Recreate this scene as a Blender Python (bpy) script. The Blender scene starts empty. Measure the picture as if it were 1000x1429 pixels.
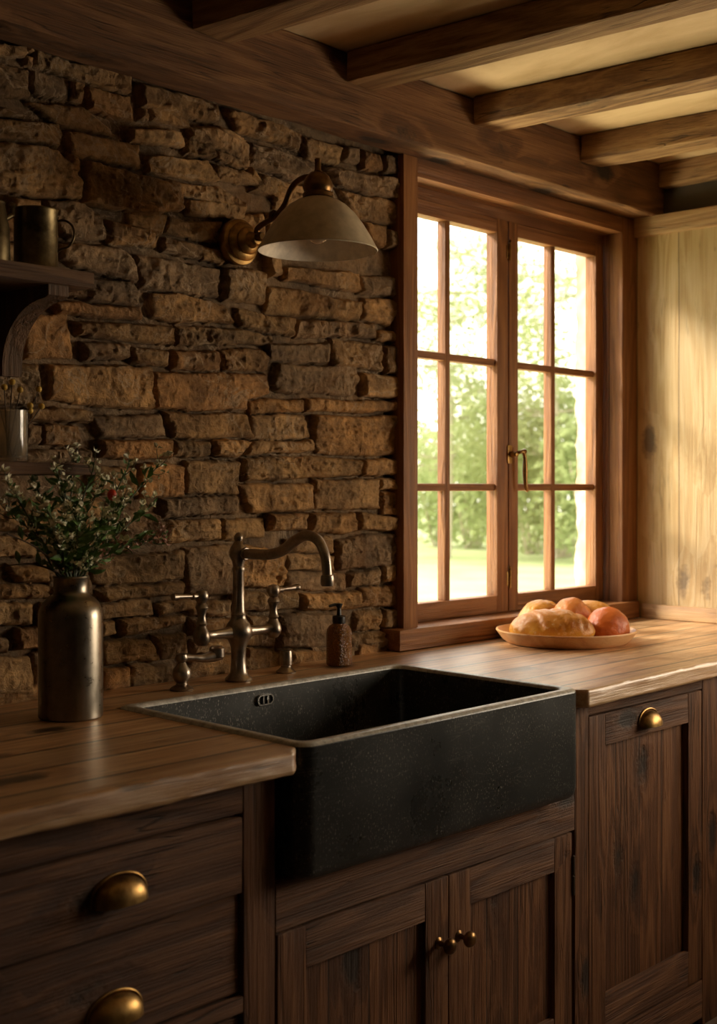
import bpy, bmesh, math, random
import numpy as np
from mathutils import Vector, Matrix, noise

# ------------------------------------------------------------------ camera, world, lights, exposure
SC = bpy.context.scene
COL = SC.collection
FPX = 1800.0                      # focal length in pixels of the 1000 x 1429 frame
CA = math.atan2(1670.0, FPX)      # angle between the view direction and the stone wall
CD = Vector((math.cos(CA), math.sin(CA), 0.0))
CR = Vector((math.sin(CA), -math.cos(CA), 0.0))
CZ = 1.356
HV = 680.0
cam_data = bpy.data.cameras.new('camera')
cam = bpy.data.objects.new('camera', cam_data)
COL.objects.link(cam)
SC.camera = cam
cam.location = (0, 0, CZ)
cam.matrix_world = Matrix.Translation((0, 0, CZ)) @ Matrix((
    (CR.x, 0, -CD.x, 0), (CR.y, 0, -CD.y, 0), (0, 1, 0, 0), (0, 0, 0, 1)))
cam_data.sensor_fit = 'VERTICAL'
cam_data.sensor_height = 36.0
cam_data.lens = FPX / 1429.0 * 36.0
cam_data.shift_y = -(714.5 - HV) / 1429.0
cam_data.clip_end = 300
cam_data.dof.use_dof = True
cam_data.dof.focus_distance = 2.85
cam_data.dof.aperture_fstop = 4.6

world = bpy.data.worlds.new('sky')
SC.world = world
world.use_nodes = True
wb = world.node_tree.nodes['Background']
wb.inputs['Color'].default_value = (1.0, 0.94, 0.81, 1)
wb.inputs['Strength'].default_value = 4.4

def add_light(name, kind, loc, target, energy, color, **kw):
    d = bpy.data.lights.new(name, kind)
    d.energy = energy
    d.color = color
    for k, v in kw.items():
        setattr(d, k, v)
    o = bpy.data.objects.new(name, d)
    COL.objects.link(o)
    o.location = loc
    o.rotation_euler = (Vector(target) - Vector(loc)).to_track_quat('-Z', 'Y').to_euler()
    return o

# hazy low sun behind the house front, seen by the room only as soft light through the window
add_light('sun', 'SUN', (-4, 12, 9), (3.2, 1.9, 0.9), 8.5, (1.0, 0.89, 0.72), angle=math.radians(14))
# added fill lamp behind an added, unseen window in the right wall
add_light('side_fill', 'AREA', (4.20, 0.45, 1.36), (2.1, 1.9, 1.15), 30.0, (1.0, 0.78, 0.52),
          shape='RECTANGLE', size=1.3, size_y=.75)
# added lamp hidden outside below the sill, aimed up to brighten the beams
add_light('bounce_fill', 'AREA', (2.9, 3.5, .22), (2.9, 1.3, 2.4), 100.0, (1.0, 0.84, 0.54), shape='RECTANGLE', size=1.8, size_y=.8)
# daylight portal in the kitchen window
pd = bpy.data.lights.new('window_portal', 'AREA')
pd.shape = 'RECTANGLE'; pd.size = 1.15; pd.size_y = 1.2
pd.cycles.is_portal = True
po = bpy.data.objects.new('window_portal', pd); COL.objects.link(po)
po.location = (3.2, 2.47, 1.59); po.rotation_euler = (math.radians(-90), 0, 0)

SC.view_settings.view_transform = 'Standard'
SC.view_settings.look = 'None'
SC.view_settings.gamma = 1.0
SC.view_settings.use_curve_mapping = False
SC.view_settings.exposure = 0.0
try:
    SC.cycles.max_bounces = 10
    SC.cycles.diffuse_bounces = 5
    SC.cycles.transparent_max_bounces = 24
    SC.cycles.sample_clamp_indirect = 6.0
except Exception:
    pass

random.seed(7)
PI = math.pi

def P(u, v, X=None, Y=None, Z=None):
    """point of the room seen at a pixel of the photograph, on a plane X, Y or Z"""
    r = CD + CR * ((u - 500.0) / FPX) + Vector((0, 0, 1)) * ((HV - v) / FPX)
    if Y is not None: t = Y / r.y
    elif X is not None: t = X / r.x
    else: t = (Z - CZ) / r.z
    return Vector((r.x * t, r.y * t, CZ + r.z * t))

# ------------------------------------------------------------------ materials
MATS = {}
class NT:
    def __init__(s, name):
        s.m = bpy.data.materials.new(name); s.m.use_nodes = True
        s.t = s.m.node_tree; s.b = s.t.nodes['Principled BSDF']
        s.out = s.t.nodes['Material Output']
        MATS[name] = s.m
    def n(s, kind, **kw):
        nd = s.t.nodes.new(kind)
        for k, v in kw.items():
            if k in nd.inputs.keys() or k.startswith('i_'):
                nd.inputs[k[2:] if k.startswith('i_') else k].default_value = v
            else: setattr(nd, k, v)
        return nd
    def l(s, a, b): s.t.links.new(a, b)
    def math(s, op, a, b=None, clamp=False):
        nd = s.t.nodes.new('ShaderNodeMath'); nd.operation = op; nd.use_clamp = clamp
        for i, x in enumerate((a, b)):
            if x is None: continue
            if isinstance(x, (int, float)): nd.inputs[i].default_value = x
            else: s.l(x, nd.inputs[i])
        return nd.outputs[0]
    def mix(s, f, a, b, mode='MIX'):
        nd = s.t.nodes.new('ShaderNodeMix'); nd.data_type = 'RGBA'; nd.blend_type = mode
        for i, x in ((0, f), (6, a), (7, b)):
            if isinstance(x, (int, float)): nd.inputs[i].default_value = x
            elif isinstance(x, tuple): nd.inputs[i].default_value = x if len(x) == 4 else (*x, 1)
            else: s.l(x, nd.inputs[i])
        return nd.outputs[2]
    def ramp(s, f, stops):
        nd = s.t.nodes.new('ShaderNodeValToRGB'); e = nd.color_ramp.elements
        while len(e) < len(stops): e.new(0.5)
        for i, (p, c) in enumerate(stops):
            e[i].position = p; e[i].color = (*c, 1) if isinstance(c, tuple) else (c, c, c, 1)
        s.l(f, nd.inputs[0]); return nd.outputs[0]
    def noise(s, vec, scale, detail=6, rough=.55, dist=0):
        nd = s.n('ShaderNodeTexNoise'); nd.inputs['Scale'].default_value = scale
        nd.inputs['Detail'].default_value = detail; nd.inputs['Roughness'].default_value = rough
        nd.inputs['Distortion'].default_value = dist
        if vec is not None: s.l(vec, nd.inputs['Vector'])
        return nd.outputs['Fac']
    def bump(s, h, strength=.5, dist=.01, prev=None):
        nd = s.n('ShaderNodeBump'); nd.inputs['Strength'].default_value = strength
        nd.inputs['Distance'].default_value = dist; s.l(h, nd.inputs['Height'])
        if prev is not None: s.l(prev, nd.inputs['Normal'])
        return nd.outputs[0]

def coords(T, rnd=True, generated=False):
    tc = T.n('ShaderNodeTexCoord'); v = tc.outputs['Object']
    if rnd:
        oi = T.n('ShaderNodeObjectInfo')
        r = T.math('MULTIPLY', oi.outputs['Random'], 9.0)
        cx = T.n('ShaderNodeCombineXYZ')
        for i in range(3): T.l(r, cx.inputs[i])
        va = T.n('ShaderNodeVectorMath'); va.operation = 'ADD'
        T.l(v, va.inputs[0]); T.l(cx.outputs[0], va.inputs[1]); v = va.outputs[0]
    return v, tc.outputs['Object']

def wood(name, dark, mid, light, axis=0, rough=.6, bump=.6, knots=1.0, seams=None, knotcol=(.02, .012, .007), coat=0, stretch=13, crack=.35, sw=.0095, spec=.4):
    T = NT(name); v, raw = coords(T)
    sc = [stretch] * 3; sc[axis] = 1.0
    mp = T.n('ShaderNodeMapping'); mp.inputs['Scale'].default_value = sc; T.l(v, mp.inputs['Vector'])
    # knots, elongated cells, only some of which carry a knot
    ks = [9.0] * 3; ks[axis] = 4.2
    km = T.n('ShaderNodeMapping'); km.inputs['Scale'].default_value = ks; T.l(v, km.inputs['Vector'])
    vo = T.n('ShaderNodeTexVoronoi'); vo.inputs['Scale'].default_value = 1.0; T.l(km.outputs[0], vo.inputs['Vector'])
    wob = T.noise(v, 45, 3)
    kd = T.math('ADD', vo.outputs['Distance'], T.math('MULTIPLY', T.math('SUBTRACT', wob, .5), .22))
    sep = T.n('ShaderNodeSeparateColor'); T.l(vo.outputs['Color'], sep.inputs[0])
    gate = T.math('GREATER_THAN', sep.outputs[0], 1 - .30 * knots)
    kn = T.math('MULTIPLY', T.math('SUBTRACT', 1.0, T.math('MULTIPLY', kd, 3.7), True), gate)
    kn = T.math('MINIMUM', T.math('MULTIPLY', kn, 2.2), 1.0)
    halo = T.math('MULTIPLY', T.math('SUBTRACT', 1.0, T.math('MULTIPLY', kd, 1.7), True), gate)
    # growth rings bend around the knots
    low = T.noise(mp.outputs[0], .9, 3, .5, .4)
    ph = T.math('ADD', T.math('MULTIPLY', low, 42.0), T.math('MULTIPLY', halo, 9.0))
    ring = T.math('MULTIPLY_ADD', T.math('SINE', ph), .5); 
    ring.node.inputs[2].default_value = .5
    f2 = [120] * 3; f2[axis] = 2.0
    fm = T.n('ShaderNodeMapping'); fm.inputs['Scale'].default_value = f2; T.l(v, fm.inputs['Vector'])
    fib = T.noise(fm.outputs[0], 2.2, 5, .65)
    blot = T.noise(v, 3.2, 4, .6)
    mixv = T.math('ADD', T.math('ADD', T.math('MULTIPLY', ring, .20), T.math('MULTIPLY', fib, .58)), T.math('MULTIPLY', blot, .34))
    col = T.ramp(mixv, [(.30, dark), (.55, mid), (.80, light)])
    # open cracks
    c2 = [16] * 3; c2[axis] = .8
    cm = T.n('ShaderNodeMapping'); cm.inputs['Scale'].default_value = c2; T.l(v, cm.inputs['Vector'])
    ck = T.noise(cm.outputs[0], 2.6, 2, .5)
    ckl = T.math('SUBTRACT', 1.0, T.math('MULTIPLY', T.math('ABSOLUTE', T.math('SUBTRACT', ck, .5)), 55.0), True)
    ckg = T.math('MULTIPLY', ckl, T.ramp(T.noise(v, 5.5, 2), [(.52, 0.0), (.60, 1.0)]))
    dk = T.math('MAXIMUM', T.math('MULTIPLY', kn, .9), T.math('MULTIPLY', ckg, crack * 2))
    h = T.math('ADD', T.math('MULTIPLY', ring, .35), T.math('ADD', T.math('MULTIPLY', fib, 1.0), T.math('MULTIPLY', blot, .5)))
    h = T.math('SUBTRACT', h, T.math('MULTIPLY', dk, .9))
    if seams:
        ax, w, off = seams
        sx = T.n('ShaderNodeSeparateXYZ'); T.l(raw, sx.inputs[0])
        wv = T.math('MULTIPLY', T.math('SUBTRACT', T.noise(raw, 6, 1), .5), .004)
        q = T.math('DIVIDE', T.math('ADD', T.math('ADD', sx.outputs[ax], -off), wv), w)
        fr = T.math('ABSOLUTE', T.math('SUBTRACT', T.math('FRACT', q), .5))
        sm = T.math('MULTIPLY', T.math('SUBTRACT', T.math('MULTIPLY', fr, 2.0), 1 - sw / w), 400.0, True)
        sm = T.math('MINIMUM', sm, 1.0)
        wn = T.n('ShaderNodeTexWhiteNoise'); wn.noise_dimensions = '1D'
        T.l(T.math('FLOOR', T.math('ADD', q, 0.0)), wn.inputs['W'])
        tint = T.math('MULTIPLY_ADD', wn.outputs['Value'], .35); tint.node.inputs[2].default_value = .82
        col = T.mix(1.0, col, (1, 1, 1), 'MULTIPLY')
        cc = T.n('ShaderNodeCombineColor')
        for i in range(3): T.l(tint, cc.inputs[i])
        col = T.mix(1.0, col, cc.outputs[0], 'MULTIPLY')
        dk = T.math('MAXIMUM', dk, T.math('MULTIPLY', sm, .8))
        h = T.math('SUBTRACT', h, T.math('MULTIPLY', sm, 1.2))
    col = T.mix(T.math('MULTIPLY', halo, .35), col, dark)
    col = T.mix(dk, col, knotcol)
    T.l(col, T.b.inputs['Base Color'])
    rr = T.math('MULTIPLY_ADD', fib, .25); rr.node.inputs[2].default_value = rough - .12
    T.l(rr, T.b.inputs['Roughness'])
    T.b.inputs['Specular IOR Level'].default_value = spec
    T.b.inputs['Coat Weight'].default_value = coat; T.b.inputs['Coat Roughness'].default_value = .3
    T.l(T.bump(h, min(1.0, bump * 1.3), .006), T.b.inputs['Normal'])
    return T.m

CABD, CABM, CABL = (.050, .017, .0055), (.130, .050, .017), (.26, .115, .045)
for ax, nm in ((0, 'x'), (2, 'z')):
    wood('cabinet_wood_' + nm, CABD, CABM, CABL, ax, .62, .85, 1.0)
wood('panel_wood_z', CABD, CABM, CABL, 2, .62, .7, 1.4, seams=(0, .105, .03), sw=.003)
wood('counter_wood', (.28, .125, .047), (.56, .31, .135), (.76, .52, .29), 0, .36, .25, .9, spec=.7, coat=.5, seams=(1, .118, 1.60))
for ax, nm in ((0, 'x'), (1, 'y'), (2, 'z')):
    wood('beam_wood_' + nm, (.080, .033, .010), (.19, .084, .028), (.33, .165, .062), ax, .7, .9, 1.1, stretch=10)
    wood('frame_wood_' + nm, (.120, .042, .011), (.225, .088, .026), (.34, .150, .052), ax, .5, .45, .35, stretch=16, crack=.1)
wood('joist_wood', (.13, .062, .024), (.31, .17, .070), (.50, .31, .14), 1, .7, .9, 1.1, stretch=10)
wood('pale_panel_wood', (.42, .26, .11), (.56, .40, .20), (.66, .51, .30), 2, .6, .25, 2.3, sw=.004, seams=(1, .155, 2.105), knotcol=(.17, .12, .07), crack=.2)
wood('pale_trim_wood', (.30, .16, .07), (.46, .28, .13), (.58, .39, .20), 1, .55, .35, .6)
wood('shelf_wood', (.06, .026, .010), (.13, .062, .025), (.24, .125, .055), 0, .6, .8, .8)
wood('bracket_wood', (.05, .024, .009), (.11, .055, .023), (.2, .105, .05), 2, .65, .7, .3)
wood('platter_wood', (.52, .25, .09), (.66, .36, .15), (.74, .47, .23), 0, .45, .15, .1, stretch=8, crack=0)

def stone_mat():
    T = NT('wall_stone'); tc = T.n('ShaderNodeTexCoord'); v = tc.outputs['Object']
    at = T.n('ShaderNodeAttribute'); at.attribute_name = 'stone'
    n1 = T.noise(v, 9, 8, .62, .5); n2 = T.noise(v, 34, 8, .72, .6); n3 = T.noise(v, 170, 4, .75)
    mp = T.n('ShaderNodeMapping'); mp.inputs['Scale'].default_value = (2.2, 1, 8); mp.inputs['Rotation'].default_value = (0, .25, 0)
    T.l(v, mp.inputs['Vector'])
    bed = T.noise(mp.outputs[0], 6, 6, .6, .8)
    f = T.math('ADD', T.math('MULTIPLY', n1, .5), T.math('ADD', T.math('MULTIPLY', n2, .3), T.math('MULTIPLY', bed, .25)))
    tone = T.ramp(f, [(.38, (.45, .39, .35)), (.50, (1.0, .93, .85)), (.63, (2.1, 1.95, 1.75))])
    c = T.mix(1.0, at.outputs['Color'], tone, 'MULTIPLY')
    # pale mineral veins
    vn = T.math('SUBTRACT', 1.0, T.math('MULTIPLY', T.math('ABSOLUTE', T.math('SUBTRACT', T.noise(v, 7, 5, .6, 1.2), .5)), 38.0), True)
    vg = T.math('MULTIPLY', vn, T.ramp(T.noise(v, 4.3, 2), [(.44, 0.0), (.58, .7)]))
    c = T.mix(vg, c, (.55, .40, .25))
    rust = T.ramp(T.noise(v, 5.1, 4, .6, .5), [(.52, 0.0), (.70, .6)])
    c = T.mix(rust, c, (.27, .125, .035))
    T.l(c, T.b.inputs['Base Color'])
    T.b.inputs['Roughness'].default_value = .72
    T.b.inputs['Specular IOR Level'].default_value = .35
    h = T.math('ADD', T.math('MULTIPLY', n2, 1.0), T.math('MULTIPLY', n3, .35))
    T.l(T.bump(h, 1.0, .014), T.b.inputs['Normal'])
    return T.m
stone_mat()

def plaster(name, c1, c2, rough=.85, b=.3):
    T = NT(name); tc = T.n('ShaderNodeTexCoord'); v = tc.outputs['Object']
    mp = T.n('ShaderNodeMapping'); mp.inputs['Scale'].default_value = (1, .45, 1); T.l(v, mp.inputs['Vector'])
    n = T.noise(mp.outputs[0], 5, 8, .6, .6)
    T.l(T.ramp(n, [(.36, c1), (.62, c2)]), T.b.inputs['Base Color'])
    T.b.inputs['Roughness'].default_value = rough
    T.l(T.bump(T.noise(v, 30, 6), b, .005), T.b.inputs['Normal'])
    return T.m
plaster('ceiling_plaster', (.50, .34, .17), (.68, .50, .29))
plaster('dark_plaster', (.06, .045, .03), (.10, .075, .05))
plaster('outer_stone', (.52, .40, .30), (.72, .58, .46), .9, .8)
plaster('floor_tile', (.10, .07, .05), (.16, .11, .08))

def metal(name, c1, c2, rough=.3, scale=14, b=.08, met=1.0, streak=False):
    T = NT(name); v, raw = coords(T)
    if streak:
        mp = T.n('ShaderNodeMapping'); mp.inputs['Scale'].default_value = (1, 1, .12); T.l(v, mp.inputs['Vector']); v2 = mp.outputs[0]
    else: v2 = v
    n = T.noise(v2, scale, 7, .65, .3); n2 = T.noise(v, scale * 6, 5, .7)
    f = T.math('ADD', T.math('MULTIPLY', n, .7), T.math('MULTIPLY', n2, .3))
    T.l(T.ramp(f, [(.38, c1), (.62, c2)]), T.b.inputs['Base Color'])
    r = T.math('MULTIPLY_ADD', n2, .3); r.node.inputs[2].default_value = rough - .12
    T.l(r, T.b.inputs['Roughness'])
    T.b.inputs['Metallic'].default_value = met
    T.l(T.bump(n2, b, .002), T.b.inputs['Normal'])
    return T.m
metal('aged_pewter', (.20, .155, .12), (.42, .36, .30), .30)
metal('vase_pewter', (.15, .125, .095), (.33, .29, .235), .28, 9, .06, streak=True)
metal('antique_brass', (.16, .085, .025), (.48, .29, .10), .34)
metal('dark_brass', (.12, .065, .025), (.34, .19, .07), .32)
metal('lamp_brass', (.07, .038, .014), (.20, .11, .04), .33)
metal('mug_tin', (.06, .042, .02), (.20, .15, .075), .38, 12, .12)
metal('black_plastic', (.006, .006, .006), (.012, .011, .01), .35, met=0)
metal('steel', (.45, .43, .40), (.7, .68, .64), .22)

def sink_mat():
    T = NT('black_sink'); v, raw = coords(T, False)
    n = T.noise(v, 6, 6, .6)
    base = T.ramp(n, [(.35, (.019, .0205, .020)), (.7, (.040, .042, .041))])
    # worn pale specks, running vertically
    mp = T.n('ShaderNodeMapping'); mp.inputs['Scale'].default_value = (1, 1, .55); T.l(v, mp.inputs['Vector'])
    sp = T.noise(mp.outputs[0], 300, 2, .6)
    cl = T.noise(v, 14, 4, .65)
    sm = T.math('MULTIPLY', T.ramp(sp, [(.59, 0.0), (.65, 1.0)]), T.ramp(cl, [(.38, 0.0), (.56, 1.0)]))
    # hairline scratches
    sc = T.n('ShaderNodeMapping'); sc.inputs['Scale'].default_value = (1.2, 1.2, 14); sc.inputs['Rotation'].default_value = (.1, .35, .2)
    T.l(v, sc.inputs['Vector'])
    s2 = T.math('SUBTRACT', 1.0, T.math('MULTIPLY', T.math('ABSOLUTE', T.math('SUBTRACT', T.noise(sc.outputs[0], 3.5, 1), .5)), 160.0), True)
    s2 = T.math('MULTIPLY', s2, T.ramp(T.noise(v, 8, 2), [(.50, 0.0), (.56, .9)]))
    w = T.math('MAXIMUM', T.math('MULTIPLY', sm, .6), T.math('MULTIPLY', s2, .28))
    T.l(T.mix(w, base, (.34, .32, .28)), T.b.inputs['Base Color'])
    r = T.math('MULTIPLY_ADD', n, .25); r.node.inputs[2].default_value = .17
    T.l(r, T.b.inputs['Roughness'])
    T.b.inputs['Specular IOR Level'].default_value = .5
    T.l(T.bump(T.noise(v, 120, 4), .12, .001), T.b.inputs['Normal'])
    return T.m
sink_mat()

def simple(name, c, rough=.5, spec=.5, **kw):
    T = NT(name); v, raw = coords(T)
    n = T.noise(v, 40, 4)
    T.l(T.ramp(n, [(.3, tuple(x * .8 for x in c)), (.7, tuple(min(1, x * 1.15) for x in c))]), T.b.inputs['Base Color'])
    T.b.inputs['Roughness'].default_value = rough
    T.b.inputs['Specular IOR Level'].default_value = spec
    for k, x in kw.items(): T.b.inputs[k.replace('_', ' ')].default_value = x
    return T.m
metal('rim_highlight', (.26, .245, .22), (.62, .60, .54), .30, 60, .1, met=0)  # paler sink rim: the bright window highlight is put into its colour
simple('shade_enamel_outside', (.50, .42, .29), .35)
simple('shade_enamel_inside', (.85, .76, .62), .22)
simple('stem_green', (.055, .075, .025), .55)
simple('twig_brown', (.07, .042, .022), .7)
simple('leaf_green', (.10, .20, .045), .45)
simple('petal_cream', (.90, .86, .66), .6)
simple('petal_pink', (.55, .33, .26), .6)
simple('red_berry', (.60, .05, .02), .4)
simple('yellow_berry', (.62, .38, .05), .5)
simple('hinge_dark', (.05, .035, .02), .4)
simple('black_hole', (.003, .003, .003), .9)

def leaf_mat(name, c1, c2):
    T = NT(name); tc = T.n('ShaderNodeTexCoord')
    n = T.noise(tc.outputs['Object'], 1.1, 3)
    c = T.ramp(n, [(.3, c1), (.7, c2)])
    d = T.n('ShaderNodeBsdfDiffuse'); tr = T.n('ShaderNodeBsdfTranslucent')
    T.l(c, d.inputs[0]); T.l(c, tr.inputs[0])
    mx = T.n('ShaderNodeMixShader'); mx.inputs[0].default_value = .5
    T.l(d.outputs[0], mx.inputs[1]); T.l(tr.outputs[0], mx.inputs[2]); T.l(mx.outputs[0], T.out.inputs[0])
leaf_mat('tree_leaves', (.30, .36, .15), (.46, .50, .28))
leaf_mat('hedge_leaves', (.30, .37, .16), (.46, .52, .28))
simple('bark', (.50, .44, .34), .9)
T = NT('lawn'); tc = T.n('ShaderNodeTexCoord')
T.l(T.ramp(T.noise(tc.outputs['Object'], .6, 6), [(.35, (.26, .33, .13)), (.65, (.38, .44, .22))]), T.b.inputs['Base Color']); T.b.inputs['Roughness'].default_value = .9

def glass_sheet(name, gloss=.06, tint=(1, 1, 1)):
    T = NT(name)
    tr = T.n('ShaderNodeBsdfTransparent'); tr.inputs[0].default_value = (*tint, 1)
    gl = T.n('ShaderNodeBsdfGlossy'); gl.inputs['Roughness'].default_value = .02
    mx = T.n('ShaderNodeMixShader'); mx.inputs[0].default_value = gloss
    T.l(tr.outputs[0], mx.inputs[1]); T.l(gl.outputs[0], mx.inputs[2]); T.l(mx.outputs[0], T.out.inputs[0])
glass_sheet('window_glass')
T = NT('tumbler_glass'); T.b.inputs['Transmission Weight'].default_value = .85; T.b.inputs['Roughness'].default_value = .08
T.b.inputs['Base Color'].default_value = (.8, .74, .62, 1); T.b.inputs['IOR'].default_value = 1.5
T = NT('bulb_glass'); T.b.inputs['Transmission Weight'].default_value = .9; T.b.inputs['Roughness'].default_value = .03; T.b.inputs['Base Color'].default_value = (.95, .9, .8, 1)
T = NT('amber_glass'); v, _ = coords(T)
T.b.inputs['Transmission Weight'].default_value = .5; T.b.inputs['Roughness'].default_value = .10
T.b.inputs['Base Color'].default_value = (.30, .115, .02, 1)
vo = T.n('ShaderNodeTexVoronoi'); vo.inputs['Scale'].default_value = 260; T.l(v, vo.inputs['Vector'])
T.l(T.bump(vo.outputs['Distance'], 1.0, .003), T.b.inputs['Normal'])

def bread_mat(name, lo, hi, top, gloss=.35, flour=.0):
    T = NT(name); v, raw = coords(T)
    n = T.noise(v, 22, 6, .6, .4)
    c = T.ramp(n, [(.34, lo), (.66, hi)])
    sx = T.n('ShaderNodeSeparateXYZ'); T.l(raw, sx.inputs[0])
    up = T.ramp(T.math('ADD', T.math('MULTIPLY', sx.outputs[2], 12.0), T.math('MULTIPLY', T.noise(v, 30, 4), .6)), [(.45, 0.0), (.95, .8)])
    c = T.mix(up, c, top)
    if flour:
        c = T.mix(T.math('MULTIPLY', T.ramp(T.noise(v, 70, 5, .7), [(.55, 0.0), (.68, 1.0)]), flour), c, (.8, .66, .45))
    T.l(c, T.b.inputs['Base Color']); T.b.inputs['Roughness'].default_value = gloss
    T.l(T.bump(T.noise(v, 45, 6, .7, .5), .6, .006), T.b.inputs['Normal'])
    T.b.inputs['Subsurface Weight'].default_value = 0
bread_mat('loaf_crust', (.52, .23, .018), (.66, .37, .045), (.38, .12, .014), .28, .5)
bread_mat('yellow_crust', (.60, .27, .025), (.70, .38, .05), (.55, .22, .03), .32, .3)
bread_mat('orange_crust', (.55, .15, .025), (.66, .23, .045), (.58, .20, .045), .28, .15)
bread_mat('red_crust', (.42, .085, .015), (.56, .15, .025), (.48, .11, .02), .20, .0)

# ------------------------------------------------------------------ helpers
def link(name, me, mat, parent=None, smooth=True):
    o = bpy.data.objects.new(name, me)
    COL.objects.link(o)
    if mat is not None:
        for m in (mat if isinstance(mat, (list, tuple)) else [mat]): me.materials.append(MATS[m])
    if smooth:
        me.polygons.foreach_set('use_smooth', [True] * len(me.polygons))
        try: me.set_sharp_from_angle(angle=math.radians(38))
        except Exception: pass
    if parent is not None: o.parent = parent
    me.update()
    return o

def obj(name, bm, mat, parent=None, origin=None, smooth=True):
    """links a bmesh given in room coordinates; parents sit at their own location without rotation"""
    bmesh.ops.recalc_face_normals(bm, faces=bm.faces)
    off = Vector(origin) if origin is not None else Vector((0, 0, 0))
    par = parent
    base = Vector((0, 0, 0)); q = par
    while q is not None: base += q.location; q = q.parent
    if off.length or base.length:
        bmesh.ops.translate(bm, verts=bm.verts, vec=-(off if origin is not None else base))
    me = bpy.data.meshes.new(name); bm.to_mesh(me); bm.free()
    o = link(name, me, mat, parent, smooth)
    if origin is not None: o.location = off - base
    return o

def tag(o, label=None, cat=None, group=None, kind=None):
    if label: o['label'] = label
    if cat: o['category'] = cat
    if group: o['group'] = group
    if kind: o['kind'] = kind
    return o

def many(name, bms, mat, par):
    return [obj(name, b, mat, par) for b in bms]

def thing(name, label, cat, loc=(0, 0, 0), group=None, kind=None):
    o = bpy.data.objects.new(name, None); COL.objects.link(o); o.location = loc; o.empty_display_size = .05
    return tag(o, label, cat, group, kind)

def box(bm, x0, x1, y0, y1, z0, z1, bev=0.0, seg=2):
    r = bmesh.ops.create_cube(bm, size=1.0)
    vs = r['verts']
    for v in vs:
        v.co = Vector((x0 if v.co.x < 0 else x1, y0 if v.co.y < 0 else y1, z0 if v.co.z < 0 else z1))
    if bev > 0:
        es = list({e for v in vs for e in v.link_edges})
        bmesh.ops.bevel(bm, geom=es, offset=bev, segments=seg, profile=.6, affect='EDGES')
    return bm

def B(*a, **k):
    bm = bmesh.new(); return box(bm, *a, **k)

def dice(bm, step, axes=(0, 1, 2)):
    for ax in axes:
        lo = min(v.co[ax] for v in bm.verts); hi = max(v.co[ax] for v in bm.verts)
        st = step[ax] if isinstance(step, (tuple, list)) else step
        n = int((hi - lo) / st)
        for i in range(1, n):
            p = [0, 0, 0]; p[ax] = lo + (hi - lo) * i / n
            nn = [0, 0, 0]; nn[ax] = 1
            bmesh.ops.bisect_plane(bm, geom=bm.verts[:] + bm.edges[:] + bm.faces[:], plane_co=p, plane_no=nn)
    return bm

def rough(bm, amp, scale=9.0, axis=0, stretch=3.0, seed=0.0):
    """hand-hewn surface: low noise drawn out along the grain"""
    bm.normal_update()
    for v in bm.verts:
        c = v.co.copy(); c[axis] /= stretch
        c = c * scale + Vector((seed, seed * 1.7, seed * .6))
        d = noise.noise(c) + .5 * noise.noise(c * 2.7)
        v.co += v.normal * (d * amp)
    return bm

def lathe(bm, prof, c=(0, 0, 0), seg=32, axis='Z', cap=True):
    rings = []
    for r, z in prof:
        if r <= 1e-6: rings.append([bm.verts.new((0, 0, z))]); continue
        rings.append([bm.verts.new((r * math.cos(2 * PI * i / seg), r * math.sin(2 * PI * i / seg), z)) for i in range(seg)])
    for a, b in zip(rings, rings[1:]):
        for i in range(seg):
            j = (i + 1) % seg
            if len(a) == 1 and len(b) == 1: continue
            if len(a) == 1: bm.faces.new((a[0], b[i], b[j]))
            elif len(b) == 1: bm.faces.new((a[i], a[j], b[0]))
            else: bm.faces.new((a[i], a[j], b[j], b[i]))
    if cap:
        for r in (rings[0], rings[-1]):
            if len(r) > 1:
                try: bm.faces.new(r)
                except ValueError: pass
    vs = [v for r in rings for v in r]
    if axis == 'X': M = Matrix.Rotation(PI / 2, 4, 'Y')
    elif axis == '-X': M = Matrix.Rotation(-PI / 2, 4, 'Y')
    elif axis == '-Y': M = Matrix.Rotation(PI / 2, 4, 'X')
    elif axis == 'Y': M = Matrix.Rotation(-PI / 2, 4, 'X')
    elif isinstance(axis, Vector): M = axis.to_track_quat('Z', 'Y').to_matrix().to_4x4()
    else: M = Matrix.Identity(4)
    bmesh.ops.transform(bm, matrix=Matrix.Translation(c) @ M, verts=vs)
    return bm

def smooth_path(pts, n=6):
    """catmull-rom through points"""
    pts = [Vector(p) for p in pts]; out = []
    for i in range(len(pts) - 1):
        p0 = pts[max(i - 1, 0)]; p1 = pts[i]; p2 = pts[i + 1]; p3 = pts[min(i + 2, len(pts) - 1)]
        for k in range(n):
            t = k / n
            out.append(.5 * ((2 * p1) + (p2 - p0) * t + (2 * p0 - 5 * p1 + 4 * p2 - p3) * t * t + (3 * p1 - p0 - 3 * p2 + p3) * t ** 3))
    out.append(pts[-1]); return out

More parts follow.
